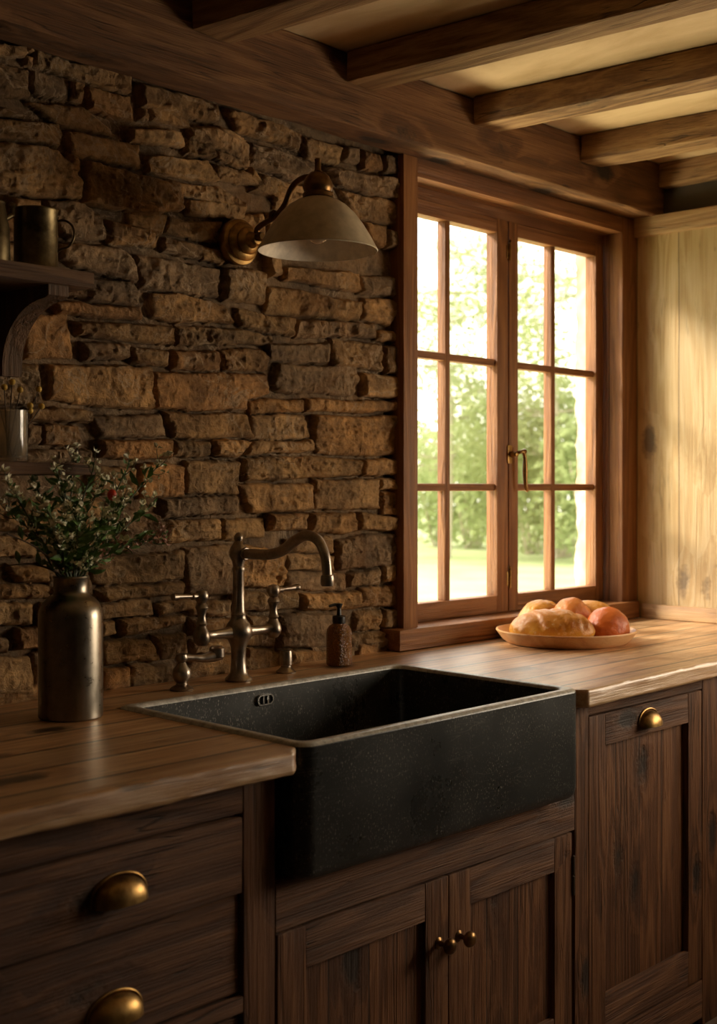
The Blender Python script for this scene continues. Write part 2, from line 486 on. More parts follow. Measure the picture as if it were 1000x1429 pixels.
def tube(bm, pts, rad, seg=14, cap=True):
    n = len(pts); pts = [Vector(p) for p in pts]
    rads = rad if isinstance(rad, (list, tuple)) else [rad] * n
    if len(rads) != n:
        rads = [rads[min(int(i / (n - 1) * (len(rads) - 1)), len(rads) - 2)] * (1 - (i / (n - 1) * (len(rads) - 1)) % 1 if i < n - 1 else 0) +
                rads[min(int(i / (n - 1) * (len(rads) - 1)) + 1, len(rads) - 1)] * ((i / (n - 1) * (len(rads) - 1)) % 1 if i < n - 1 else 1) for i in range(n)]
    up = None; rings = []
    for i, p in enumerate(pts):
        d = (pts[min(i + 1, n - 1)] - pts[max(i - 1, 0)]).normalized()
        if up is None:
            up = d.orthogonal().normalized()
        up = (up - d * up.dot(d)).normalized()
        s = d.cross(up)
        rings.append([bm.verts.new(p + (up * math.cos(2 * PI * k / seg) + s * math.sin(2 * PI * k / seg)) * rads[i]) for k in range(seg)])
    for a, b in zip(rings, rings[1:]):
        for k in range(seg):
            bm.faces.new((a[k], a[(k + 1) % seg], b[(k + 1) % seg], b[k]))
    if cap:
        bm.faces.new(rings[0]); bm.faces.new(rings[-1])
    return bm

def struct(name, bm, mat, parent=None, smooth=True):
    o = obj(name, bm, mat, parent, smooth=smooth)
    if parent is None: o['kind'] = 'structure'
    return o

# ------------------------------------------------------------------ the room
WY = 2.289            # stone face
XR = 3.811            # panelled right wall
ZC = 0.92             # worktop height
ZCEIL = 2.427
struct('floor', B(-1.6, 3.9, -2.6, 2.49, -.05, 0), 'floor_tile')
struct('ceiling', B(-1.6, 4.0, -2.6, 2.49, ZCEIL, ZCEIL + .06), 'ceiling_plaster')
struct('wall_left', B(-1.6, -1.5, -2.6, 2.49, 0, ZCEIL), 'dark_plaster')
struct('wall_rear', B(-1.5, 3.84, -2.6, -2.5, 0, ZCEIL), 'dark_plaster')
# right wall with the opening of the added window
WB0, WB1, WZ0, WZ1 = -.25, 1.30, .97, 1.80
bm = bmesh.new()
box(bm, 3.84, 3.95, -2.6, WB0, 0, ZCEIL); box(bm, 3.84, 3.95, WB1, 2.49, 0, ZCEIL)
box(bm, 3.84, 3.95, WB0, WB1, 0, WZ0); box(bm, 3.84, 3.95, WB0, WB1, WZ1, ZCEIL)
struct('wall_right', bm, 'dark_plaster')
bm = bmesh.new()
for (a, b, c, d) in ((-2.5, WB0, ZC, 2.2), (WB1, 2.30, 0, 2.2), (WB0, WB1, ZC, WZ0), (WB0, WB1, WZ1, 2.2)):
    box(bm, XR, 3.84, a, b, c, d)
struct('trim_1', bm, 'pale_panel_wood')                                   # vertical pine boards
struct('trim_2', rough(dice(B(XR - .022, 3.86, -2.5, 2.26, 2.192, 2.255, bev=.004), (.1, .05, .02)), .0015, axis=1), 'pale_trim_wood')
bm = B(XR - .020, XR, -2.5, 2.235, ZC + .001, .968, bev=.004)
struct('baseboard_right', bm, 'pale_trim_wood')

# ---- stone wall: every stone of the photograph traced, then carved into one height field
ST = """0,58,34,66,33,80,0,78/33,75,48,80,46,97,36,92/38,64,46,66,46,75,37,73/0,82,40,98,44,137,0,132/50,68,183,105,183,131,50,93
47,98,100,108,97,143,48,130/100,112,115,115,115,145,98,143/118,116,186,134,187,170,128,152/38,142,120,148,165,190,80,172
0,145,38,157,36,166,0,160/0,165,85,172,87,205,0,192/95,178,197,200,197,235,100,212/0,194,85,209,115,250,112,280,60,278,0,262
92,210,108,215,110,245,95,238/126,222,205,243,258,262,255,292,215,302,120,285/197,112,304,145,304,172,197,148/195,149,207,150,207,170,195,168
210,149,262,154,270,178,215,167/264,173,300,174,346,200,346,230,300,205,264,190/182,176,250,182,256,205,182,197/260,188,296,200,300,222,260,212
302,208,346,225,344,238,302,222/206,214,292,222,309,256,208,242/313,148,422,184,417,210,330,183/350,197,432,222,440,238,410,250,350,230
302,228,368,245,365,262,312,254/208,246,312,262,345,280,342,292,262,272,208,258/366,240,405,252,408,275,352,268/422,186,482,204,478,232,428,222
482,202,504,206,504,230,482,226/507,210,533,215,533,240,508,236/535,215,558,218,558,245,535,242/455,232,558,250,558,280,478,262
474,265,558,280,558,318,500,305/505,308,538,316,538,345,515,338/541,320,558,322,558,348,541,346/385,250,455,262,455,300,385,290
20,276,58,280,58,297,20,296/60,278,110,282,145,303,149,335,100,335,80,320/151,307,226,322,224,345,152,343/85,338,165,345,188,362,190,395,110,375,85,360
85,384,180,392,198,410,198,427,85,414/70,420,196,425,196,445,80,440/182,292,238,300,232,328,182,315/238,302,312,308,308,340,236,325
231,330,282,340,282,362,231,352/284,342,312,350,310,370,284,362/262,275,345,285,340,310,262,296/192,355,308,375,308,415,290,416,200,400
315,372,370,378,373,390,370,425,316,420/212,406,250,410,315,425,328,452,250,450,212,440/332,429,370,437,412,442,413,468,340,458
106,447,240,452,241,480,150,475,108,465/116,475,182,481,178,503,118,502/28,440,97,437,104,498,40,502/183,482,236,488,236,511,185,507
242,486,308,490,308,517,243,515/245,453,330,459,382,466,382,482,250,480/312,487,365,487,378,500,375,519,315,518/68,507,215,512,215,573,140,568,75,558
0,508,55,508,66,565,0,568/38,568,128,572,128,592,38,588/38,592,60,594,60,620,38,620/62,592,112,596,112,625,62,622
128,579,229,580,232,611,142,611/144,613,240,615,240,641,144,638/217,518,375,522,381,552,345,555,343,572,217,572/352,557,427,557,426,574,350,578
231,575,345,577,355,611,245,612/243,614,295,615,295,638,243,638/297,613,350,614,330,640,298,638/352,579,428,577,436,611,352,612
356,613,436,613,438,630,345,634/430,557,558,559,558,575,430,576/440,580,558,580,558,636,445,634/342,637,436,636,504,640,504,663,345,672
508,639,558,640,558,664,508,664/438,668,530,668,530,712,438,711/335,674,434,674,436,712,350,716/531,668,558,668,558,684,531,684
534,686,558,686,558,720,536,718/262,642,338,644,335,690,262,688/200,645,258,650,258,692,195,694/228,694,335,692,337,717,230,723
228,726,308,724,308,754,228,758/316,724,372,722,370,750,312,757/150,700,226,718,226,755,150,758/375,716,428,715,428,740,374,740
433,716,500,716,503,743,432,746/504,716,552,720,554,740,504,742/262,764,328,760,330,830,262,830/332,760,400,767,400,818,332,820
400,752,468,748,470,771,405,772/404,773,472,774,470,797,404,798/474,752,556,743,556,785,545,790,474,795/402,800,482,798,483,824,402,823
487,799,533,793,533,818,487,820/536,790,558,786,558,813,537,812/422,828,500,825,503,850,422,852/504,822,558,815,558,845,506,850
322,824,418,825,418,850,322,855/390,857,470,856,480,905,392,905/498,855,535,850,535,880,498,882/537,850,558,848,558,878,537,876
490,885,550,881,550,905,492,910/125,778,262,768,258,808,150,820,130,812/130,822,258,812,258,830,150,840/140,843,212,836,215,860,142,866
220,843,285,832,285,850,222,860/142,868,164,868,164,888,142,890/167,865,262,858,262,870,170,893/143,896,212,894,227,922,145,930
214,888,262,882,268,918,228,920/140,933,180,932,180,962,140,965/182,930,245,925,247,958,182,963/262,840,322,835,322,858,270,860
270,862,330,862,330,885,270,885/270,892,330,892,330,912,270,911/262,915,330,914,330,940,255,950/345,905,385,907,385,935,345,940
345,860,385,858,385,880,345,882/14,790,70,790,72,813,28,816/0,819,75,815,75,835,0,838/0,842,48,842,48,873,0,873/25,878,60,875,60,908,28,905
0,885,14,890,16,910,0,911/0,914,45,918,45,967,0,968/49,914,60,910,60,965,50,967/0,971,60,969,60,990,0,992/0,750,140,745,148,772,0,782
0,700,145,697,145,740,0,745/60,785,128,780,128,835,78,838/60,842,140,842,140,880,55,880/62,884,140,886,140,925,62,925/62,930,137,932,137,966,62,968
128,650,195,650,195,690,128,692/390,908,480,908,478,935,392,938/486,913,550,910,550,930,486,933/345,885,385,884,385,903,345,903
0,400,60,405,50,432,0,430/0,295,60,300,80,335,0,335/0,338,80,340,80,382,0,375/0,440,24,440,30,500,0,503/0,572,34,572,34,625,0,625
350,232,352,250,410,262,430,275,385,280,372,262/374,296,470,305,500,312,500,345,374,345/318,300,370,296,372,345,335,372,318,366
374,348,392,352,392,385,376,387/396,372,500,381,500,408,398,392/502,382,556,387,556,416,503,410/372,398,440,409,503,421,502,450,440,443,374,436
508,416,556,419,556,440,546,456,508,444/416,445,522,451,524,472,416,470/526,461,556,461,556,478,526,475/375,480,462,478,460,506,375,507
466,473,535,480,535,517,466,510/538,482,556,482,556,520,538,520/390,508,500,510,502,530,496,552,390,548,385,540/506,520,556,522,556,556,508,554
0,628,130,628,130,645,0,645/0,505,30,504,30,507,0,507/304,173,318,178,346,198,340,198,304,185"""
polys = []
for tok in ST.replace('\n', '/').split('/'):
    a = [float(x) for x in tok.split(',')]
    pts = []
    for i in range(0, len(a), 2):
        u, v = a[i], a[i + 1]
        if u <= 0: u = -14
        q = P(u, v, Y=WY); pts.append((q.x, q.z))
    polys.append(pts)
XL0 = min(p[0] for q in polys for p in q)
rs = random.Random(3)
def course_fill(x0, x1, z0, z1):
    z = z0
    while z < z1:
        h = rs.uniform(.045, .12); x = x0 + rs.uniform(-.1, .05)
        while x < x1:
            w = rs.uniform(.10, .30)
            xe = min(x + w, x1)
            if xe - x > .03:
                e = lambda: rs.uniform(-.006, .006)
                polys.append([(x + .006 + e(), z + .005 + e()), (xe - .006 + e(), z + .005 + e()), (xe - .006 + e(), z + h - .005 + e()), (x + .006 + e(), z + h - .005 + e())])
            x = xe
        z += h
course_fill(-1.5, XL0 - .004, .9, 2.3)
course_fill(XL0, 2.62, .80, .92)

def vnoise(x, y, seed):
    xi = np.floor(x).astype(np.int64); yi = np.floor(y).astype(np.int64)
    fx = x - xi; fy = y - yi; fx = fx * fx * (3 - 2 * fx); fy = fy * fy * (3 - 2 * fy)
    def hsh(a, b):
        n = (a * 374761393 + b * 668265263 + seed * 982451653) & 0x7fffffff
        n = ((n ^ (n >> 13)) * 1274126177) & 0x7fffffff
        return ((n ^ (n >> 16)) & 0xffff) / 65535.0
    return (hsh(xi, yi) * (1 - fx) + hsh(xi + 1, yi) * fx) * (1 - fy) + (hsh(xi, yi + 1) * (1 - fx) + hsh(xi + 1, yi + 1) * fx) * fy
def fbm(x, y, f, o, seed, ridged=False):
    s = 0; a = 1; t = 0
    for k in range(o):
        n = vnoise(x * f, y * f, seed + k * 17) * 2 - 1
        if ridged: n = 1 - 2 * np.abs(n)
        s = s + a * n; t += a; a *= .52; f *= 2.03
    return s / t
def poly_sdf(px, pz, poly):
    d = np.full(px.shape, 1e9); s = np.ones(px.shape)
    n = len(poly)
    for i in range(n):
        ax, az = poly[i]; bx, bz = poly[i - 1]
        ex, ez = bx - ax, bz - az; wx, wz = px - ax, pz - az
        t = np.clip((wx * ex + wz * ez) / (ex * ex + ez * ez + 1e-12), 0, 1)
        dx, dz = wx - ex * t, wz - ez * t
        d = np.minimum(d, dx * dx + dz * dz)
        c1 = pz >= az; c2 = pz < bz; c3 = ex * wz > ez * wx
        flip = (c1 & c2 & c3) | (~c1 & ~c2 & ~c3)
        s = np.where(flip, -s, s)
    return s * np.sqrt(d)

def stone_patch(x0, x1, z0, z1, step):
    nx = int((x1 - x0) / step) + 1; nz = int((z1 - z0) / step) + 1
    gx, gz = np.meshgrid(np.linspace(x0, x1, nx), np.linspace(z0, z1, nz))
    wx = gx + .009 * fbm(gx, gz, 13, 3, 11) + .0022 * fbm(gx, gz, 75, 2, 12)
    wz = gz + .0065 * fbm(gx, gz, 12, 3, 21) + .0022 * fbm(gx, gz, 75, 2, 22)
    H = .0035 * fbm(gx, gz, 40, 3, 5) - .004
    colr = np.zeros(gx.shape + (3,)); colr[:] = (.17, .115, .065)
    rr = random.Random(11)
    pal = [(.31, .195, .085), (.26, .168, .078), (.35, .21, .088), (.23, .152, .075), (.28, .16, .062), (.35, .225, .105), (.25, .15, .062), (.29, .188, .092), (.22, .15, .085), (.31, .17, .066)]
    for pi, poly in enumerate(polys):
        xs = [p[0] for p in poly]; zs = [p[1] for p in poly]
        c = pal[rr.randrange(len(pal))]; k = rr.uniform(.8, 1.2)
        hgt = rr.uniform(.010, .024); tx = rr.uniform(-.06, .06); tz = rr.uniform(-.10, .06); sd = rr.randrange(1000)
        rad = rr.uniform(.006, .014); edge = rr.uniform(.004, .013); am = rr.uniform(.5, 1.15)
        m = .02
        i0 = np.searchsorted(gz[:, 0], min(zs) - m); i1 = np.searchsorted(gz[:, 0], max(zs) + m)
        j0 = np.searchsorted(gx[0], min(xs) - m); j1 = np.searchsorted(gx[0], max(xs) + m)
        if i1 <= i0 or j1 <= j0: continue
        X = wx[i0:i1, j0:j1]; Z = wz[i0:i1, j0:j1]
        cx = sum(xs) / len(xs); cz = sum(zs) / len(zs)
        # shrink corners a little (rounded), then raise
        d = poly_sdf(X, Z, poly)
        d2 = d + rad
        inside = np.clip(-d / edge, 0, 1)
        prof = np.sqrt(np.clip(1 - (1 - inside) ** 2, 0, 1))
        f1 = fbm(X + sd, Z * 1.5 + sd, 9, 4, sd, True); f2 = fbm(X + sd, Z * 1.3 + sd, 50, 4, sd + 5, True)
        f3 = fbm(X + sd, Z + sd, 130, 3, sd + 8)
        # chiselled facets: quantised tilted planes
        q = vnoise((X + sd) * 16 + 2 * f1, (Z + sd) * 22, sd + 9)
        facet = np.floor(q * 3.0) / 3.0 + .35 * (q * 3.0 - np.floor(q * 3.0))
        h = hgt * prof + prof * (am * (.0085 * f1 + .0062 * f2 + .0130 * (facet - .5)) + .0022 * f3 + tx * (X - cx) * .5 + tz * (Z - cz))
        h = np.where(d < 0, h, -.02)
        cur = H[i0:i1, j0:j1]; win = h > cur
        cur[win] = h[win]
        cc = np.array(c) * k
        sub = colr[i0:i1, j0:j1]; sub[win] = cc
    Y = 2.305 - np.clip(H, -.008, .06)
    V = np.stack([gx, Y, gz], -1).reshape(-1, 3)
    idx = np.arange(nx * nz).reshape(nz, nx)
    F = np.stack([idx[:-1, :-1], idx[:-1, 1:], idx[1:, 1:], idx[1:, :-1]], -1).reshape(-1, 4)
    return V, F, colr.reshape(-1, 3)

V1, F1, C1 = stone_patch(XL0 - .01, 2.625, .86, 2.29, .0030)
V2, F2, C2 = stone_patch(-1.5, XL0 - .01, .86, 2.29, .010)
VV = [V1, V2]; FF = [F1, F2 + len(V1)]; CC = [C1, C2]; base = len(V1) + len(V2)
# the mass of the wall behind, with the window opening
MX0, MX1, MZ0, MZ1 = 2.60, 3.795, .92, 2.25
def addbox(x0, x1, y0, y1, z0, z1):
    global base
    v = np.array([(x, y, z) for x in (x0, x1) for y in (y0, y1) for z in (z0, z1)], float)
    f = np.array([(0, 1, 3, 2), (4, 6, 7, 5), (0, 4, 5, 1), (2, 3, 7, 6), (0, 2, 6, 4), (1, 5, 7, 3)]) + base
    VV.append(v); FF.append(f); CC.append(np.tile((.22, .14, .08), (8, 1))); base += 8
addbox(-1.6, MX0, 2.316, 2.49, 0, ZCEIL)
addbox(MX0, 3.95, 2.316, 2.49, 0, MZ0 - .005)
addbox(MX0, 3.95, 2.30, 2.49, MZ1, ZCEIL)
addbox(-1.5, MX0, 2.29, 2.316, 2.27, ZCEIL)
V = np.concatenate(VV); F = np.concatenate(FF); C = np.concatenate(CC)
me = bpy.data.meshes.new('wall_back')
me.vertices.add(len(V)); me.vertices.foreach_set('co', V.ravel())
me.loops.add(F.size); me.loops.foreach_set('vertex_index', F.ravel().astype(np.int32))
me.polygons.add(len(F)); me.polygons.foreach_set('loop_start', np.arange(0, F.size, 4, dtype=np.int32))
me.polygons.foreach_set('loop_total', np.full(len(F), 4, dtype=np.int32))
me.update(); me.validate()
ca = me.color_attributes.new('stone', 'FLOAT_COLOR', 'POINT')
ca.data.foreach_set('color', np.concatenate([C, np.ones((len(C), 1))], 1).ravel())
wb_ = link('wall_back', me, 'wall_stone', smooth=True)
wb_['kind'] = 'structure'
# rough outer stone jamb right of the window
bm = B(MX1, 3.95, 2.40, 2.492, .6, 2.4)
dice(bm, .012); rough(bm, .010, 14, 2, 1.0, 3); rough(bm, .004, 50, 2, 1.0, 5)
o = struct('wall_outer', bm, 'outer_stone')

# ---- wall beam and ceiling joists
bm = dice(B(-1.5, 3.84, 2.175, 2.288, 2.252, 2.4265, bev=.012, seg=3), (.04, .03, .025)); rough(bm, .006, 7, 0, 4, 2); rough(bm, .0025, 30, 0, 5, 8)
for v in bm.verts: v.co.z = min(v.co.z, 2.4265)
b = obj('wall_beam', bm, 'beam_wood_x')
tag(b, 'long heavy brown beam lying along the top of the stone wall above the window', 'beam')
jl = ['short dark ceiling beam end at top left, leftmost of the ceiling beams', 'large ceiling beam second from the left, running out over the middle of the top edge',
      'middle ceiling beam meeting the wall beam right above the window', 'fourth ceiling beam from the left, above the right window sash',
      'dark last ceiling beam in the corner above the pine boarded wall']
for i, (x0, w) in enumerate(((1.805, .115), (2.293, .10), (2.803, .108), (3.331, .112), (3.80, .11))):
    bm = B(x0, x0 + w, -2.4, 2.172, 2.347, 2.4265, bev=.007, seg=2)
    dice(bm, (.03, .06, .03)); rough(bm, .004, 8, 1, 4, i * 3.1); rough(bm, .0015, 30, 1, 5, i)
    sk = math.tan(math.radians(5.0))
    for v in bm.verts:
        v.co.x += (2.172 - v.co.y) * sk if i < 4 else 0
        v.co.z = min(v.co.z, 2.4265)
        if i == 4 : v.co.x = min(v.co.x, 3.838) 
    j = obj('ceiling_beam', bm, 'joist_wood', origin=(x0, 2.17, 2.347))
    tag(j, jl[i], 'beam', 'ceiling beams')

# ---- window
win = thing('window_1', None, None, (3.19, 2.33, ZC), kind='structure')
CX0, CX1, CY = 2.614, XR - .001, 2.26
KX0, KX1, KZ = 2.673, 3.717, 2.198           # casing inner edges
many('side_casing', [B(CX0, KX0, CY, 2.31, .975, 2.25, bev=.003), B(KX1, CX1, CY, 2.31, .975, 2.25, bev=.003)], 'frame_wood_z', win)
bm = bmesh.new(); box(bm, KX0 - .001, KX1 + .001, CY, 2.31, KZ, 2.25, bev=.003)
obj('head_casing', bm, 'frame_wood_x', win)
many('side_jamb', [B(2.605, 2.625, 2.31, 2.40, .975, 2.25), B(KX1, 3.795, 2.311, 2.40, .975, 2.25)], 'frame_wood_z', win)
obj('head_stop', B(2.62, KX1, 2.336, 2.385, 2.1655, KZ), 'frame_wood_x', win)
obj('sill_stop', B(2.62, KX1, 2.345, 2.385, .9765, .9795), 'frame_wood_x', win)
bm = bmesh.new(); box(bm, 2.606, KX1 + .0005, 2.311, 2.40, KZ, 2.25)
obj('head_jamb', bm, 'frame_wood_x', win)
bm = dice(B(2.572, XR - .022, 2.237, 2.40, ZC + .0015, .977, bev=.004), (.05, .05, .03)); rough(bm, .001, 9)
obj('window_sill', bm, 'frame_wood_x', win)
def sash(x0, x1, gx0, gx1, mx):
    s = thing('sash', None, None, (0, 0, 0)); s.parent = win; s.location = Vector((x0, 2.331, .98)) - win.location
    y0, y1 = 2.331, 2.372
    many('sash_stile', [B(x0, gx0, y0, y1, .98, 2.165, bev=.003), B(gx1, x1, y0, y1, .98, 2.165, bev=.003)], 'frame_wood_z', s)
    many('sash_rail', [B(gx0 - .001, gx1 + .001, y0 + .001, y1 - .001, .981, 1.030, bev=.003), B(gx0 - .001, gx1 + .001, y0 + .001, y1 - .001, 2.122, 2.164, bev=.003)], 'frame_wood_x', s)
    obj('glazing_bar', B(mx - .012, mx + .012, y0 + .006, y1 - .004, 1.029, 2.123, bev=.006, seg=2), 'frame_wood_z', s)
    many('glazing_bar', [B(gx0 - .001, gx1 + .001, y0 + .008, y1 - .005, z - .011, z + .011, bev=.005, seg=2) for z in (1.731, 1.356)], 'frame_wood_x', s)
    obj('glass', B(gx0, gx1, 2.350, 2.353, 1.030, 2.122), 'window_glass', s, smooth=False)
    return s
s1 = sash(2.627, 3.180, 2.675, 3.125, 2.897)
s2 = sash(3.186, 3.714, 3.232, 3.668, 3.430)
def hinge(z, par):
    bm = bmesh.new()
    lathe(bm, [(.0045, -.028), (.0045, .028)], (3.183, 2.326, z), 12)
    lathe(bm, [(.0, .028), (.006, .031), (.003, .036), (0, .040)], (3.183, 2.326, z), 12)
    box(bm, 3.172, 3.194, 2.3285, 2.332, z - .022, z + .022, bev=.001)
    obj('hinge', bm, 'antique_brass', par)
hinge(P(703, 350, Y=2.33).z, win); hinge(P(703, 808, Y=2.33).z, win)
# casement fastener: plate, boss, drooping handle
ph = P(711, 634, Y=2.328)
bm = bmesh.new(); box(bm, ph.x - .011, ph.x + .011, 2.326, 2.3315, ph.z - .028, ph.z + .028, bev=.002)
lathe(bm, [(.009, 0), (.009, .012), (.006, .016), (.0075, .024), (0, .027)], (ph.x + .004, 2.327, ph.z), 14, '-Y')
pl = obj('latch_plate', bm, 'antique_brass', win)
bm = bmesh.new()
tube(bm, smooth_path([(ph.x + .004, 2.315, ph.z), (ph.x + .014, 2.302, ph.z + .006), (ph.x + .028, 2.298, ph.z + .007), (ph.x + .036, 2.298, ph.z - .012), (ph.x + .037, 2.298, ph.z - .05),
     (ph.x + .039, 2.298, ph.z - .085), (ph.x + .045, 2.298, ph.z - .107), (ph.x + .052, 2.298, ph.z - .110)]),
     [.005, .006, .0062, .006, .0082, .0066, .0055, .004], 12)
lathe(bm, [(0, .010), (.006, .007), (.009, 0), (.006, -.007), (0, -.01)], (ph.x + .033, 2.298, ph.z + .008), 14)
obj('latch_handle', bm, 'dark_brass', win)

# unseen window added to the right wall for the side fill: frame and cross bars
w2 = thing('fill_window', None, None, (3.84, .95, WZ0), kind='structure')
bm = bmesh.new()
box(bm, 3.80, 3.95, WB0, WB0 + .05, WZ0, WZ1); box(bm, 3.80, 3.95, WB1 - .05, WB1, WZ0, WZ1)
box(bm, 3.80, 3.95, WB0 + .05, WB1 - .05, WZ0, WZ0 + .05); box(bm, 3.80, 3.95, WB0 + .05, WB1 - .05, WZ1 - .05, WZ1)
box(bm, 3.87, 3.90, .51, .54, WZ0 + .05, WZ1 - .05); box(bm, 3.87, 3.90, WB0 + .05, WB1 - .05, 1.38, 1.40)
obj('fill_window_frame', bm, 'frame_wood_z', w2)

# ------------------------------------------------------------------ worktop (one board around the sink)
SX0, SX1, SY0, SY1 = 1.512, 2.352, 1.530, 2.083   # sink outline, back edge lies slightly to the right
SKEW = .030
def sx(x, y): return x + (y - SY0) / (SY1 - SY0) * SKEW
ol = [(-.3, 1.526), (1.490, 1.526), (SX0 + .001, 1.545), (sx(SX0, SY1) - .001, SY1 + .001), (sx(SX1, SY1) + .001, SY1 + .001), (SX1 + .001, 1.55),
      (2.375, 1.526), (XR - .001, 1.560), (XR - .001, 2.236), (2.568, 2.236), (2.568, 2.281), (-.3, 2.281)]
bm = bmesh.new(); vs = [bm.verts.new((x, y, ZC)) for x, y in ol]; f = bm.faces.new(vs)
r = bmesh.ops.extrude_face_region(bm, geom=[f])
bmesh.ops.translate(bm, verts=[g for g in r['geom'] if isinstance(g, bmesh.types.BMVert)], vec=(0, 0, -.040))
bmesh.ops.recalc_face_normals(bm, faces=bm.faces)
es = [e for e in bm.edges if all(v.co.y < 1.57 for v in e.verts)]
bmesh.ops.bevel(bm, geom=es, offset=.007, segments=3, profile=.55, affect='EDGES')
dice(bm, (.014, .03, .010))
bm.normal_update()
for v in bm.verts:
    y, x = v.co.y, v.co.x
    c = v.co
    w = max(0, min(1, (1.60 - y) / .05))      # worn, split front edge
    n = noise.noise(Vector((x * 7, y * 20, c.z * 55))) + .6 * noise.noise(Vector((x * 28, y * 40, c.z * 160)))
    n2 = noise.noise(Vector((x * 3, y * 3, 4.0)))
    if 1.60 < y or (SX0 - .03 < x < SX1 + .03 and y < 1.60 and v.normal.z > .7): k = .0002
    else: k = (.0026 if x < 1.6 else .0012) * w + .0002
    v.co += v.normal * (n * k)
    if v.normal.z > .5: v.co.z += n2 * .0006
ct = obj('worktop', bm, 'counter_wood')
tag(ct, 'weathered plank worktop around the black sink, running from the left edge to the pine wall', 'worktop')

# ------------------------------------------------------------------ sink
def rrect(x0, x1, y0, y1, r, z, n=8, front_r=None):
    pts = []
    for (cx, cy, a0, rr) in ((x1, y1, 0, r), (x0, y1, 90, r), (x0, y0, 180, front_r or r), (x1, y0, 270, front_r or r)):
        ccx = cx + (-rr if cx == x1 else rr); ccy = cy + (-rr if cy == y1 else rr)
        for i in range(n + 1):
            a = math.radians(a0 + 90 * i / n)
            x, y = ccx + rr * math.cos(a), ccy + rr * math.sin(a)
            pts.append((sx(x, y), y, z))
    return pts
sk = thing('farmhouse_sink', 'large black worn apron-front sink set into the wooden worktop', 'sink', (1.93, 1.80, .692))
ZT = ZC + .006
loops = []
def ring(ins, z, r, fr=None): loops.append((SX0 + ins, SX1 - ins, SY0 + ins, SY1 - ins, r, z, 8, fr))
ring(.030, .6925, .012, .02); ring(.010, .6945, .014, .028); ring(.003, .702, .016, .03); ring(.0, .715, .018, .032); ring(0, .85, .018, .032); ring(0, ZT - .008, .018, .032)
ring(.0, ZT - .009, .018, .032); ring(.0007, ZT - .006, .018, .031); ring(.0028, ZT - .0028, .018, .030); ring(.006, ZT - .0007, .018, .028); ring(.010, ZT, .018, .028); ring(.020, ZT, .022, .026)
ring(.0235, ZT - .001, .024, .026); ring(.026, ZT - .0035, .026, .027); ring(.027, ZT - .008, .028, .028); ring(.029, .80, .035, .035)
ring(.033, .735, .04, .04); ring(.045, .716, .04, .04); ring(.075, .710, .04, .04)
NR0, NR1 = 7, 14        # rings of the rim that carries the painted highlight
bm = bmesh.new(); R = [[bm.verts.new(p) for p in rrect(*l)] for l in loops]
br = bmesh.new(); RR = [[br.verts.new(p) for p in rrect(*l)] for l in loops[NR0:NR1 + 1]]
for k, (a, b) in enumerate(zip(R, R[1:])):
    n = len(a)
    if NR0 <= k < NR1: continue
    for i in range(n): bm.faces.new((a[i], a[(i + 1) % n], b[(i + 1) % n], b[i]))
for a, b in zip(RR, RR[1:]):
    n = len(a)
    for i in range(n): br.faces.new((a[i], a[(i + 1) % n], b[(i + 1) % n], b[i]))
bmesh.ops.recalc_face_normals(bm, faces=bm.faces)
bmesh.ops.delete(bm, geom=[v for v in bm.verts if not v.link_faces], context='VERTS')
bm.faces.new(R[0]); bm.faces.new(R[-1])
obj('basin', bm, 'black_sink', sk)
obj('rim', br, 'rim_highlight', sk)
oc = P(368, 976, Y=SY1 - .0265)
bm = bmesh.new()
prof = []
for i in range(24):
    a = 2 * PI * i / 24; cxn = .012 if math.cos(a) > 0 else -.012
    prof.append((cxn + .0095 * math.cos(a), .0095 * math.sin(a)))
fr_ = [bm.verts.new((oc.x + x * 1.12, SY1 - .0335, oc.z + z * 1.22)) for x, z in prof]
bk_ = [bm.verts.new((oc.x + x * 1.16, SY1 - .022, oc.z + z * 1.28)) for x, z in prof]
inn = [bm.verts.new((oc.x + x * .95, SY1 - .0335, oc.z + z * .93)) for x, z in prof]
ini = [bm.verts.new((oc.x + x * .95, SY1 - .0300, oc.z + z * .93)) for x, z in prof]
for a, b in ((bk_, fr_), (fr_, inn), (inn, ini)):
    for i in range(24): bm.faces.new((a[i], a[(i + 1) % 24], b[(i + 1) % 24], b[i]))
for dx in (-.0065, .0065): box(bm, oc.x + dx - .0022, oc.x + dx + .0022, SY1 - .0335, SY1 - .030, oc.z - .0092, oc.z + .0092)
ovr = obj('overflow_ring', bm, 'steel', sk)
bm = bmesh.new(); bm.faces.new([bm.verts.new((oc.x + x * .97, SY1 - .0305, oc.z + z * .95)) for x, z in prof])
obj('overflow_hole', bm, 'black_hole', ovr, smooth=False)
bm = bmesh.new(); lathe(bm, [(.040, .001), (.038, .0035), (.030, .003), (.028, .0008), (.0, .0008)], (1.95, 1.82, .710), 28, cap=False)
obj('drain', bm, 'steel', sk)

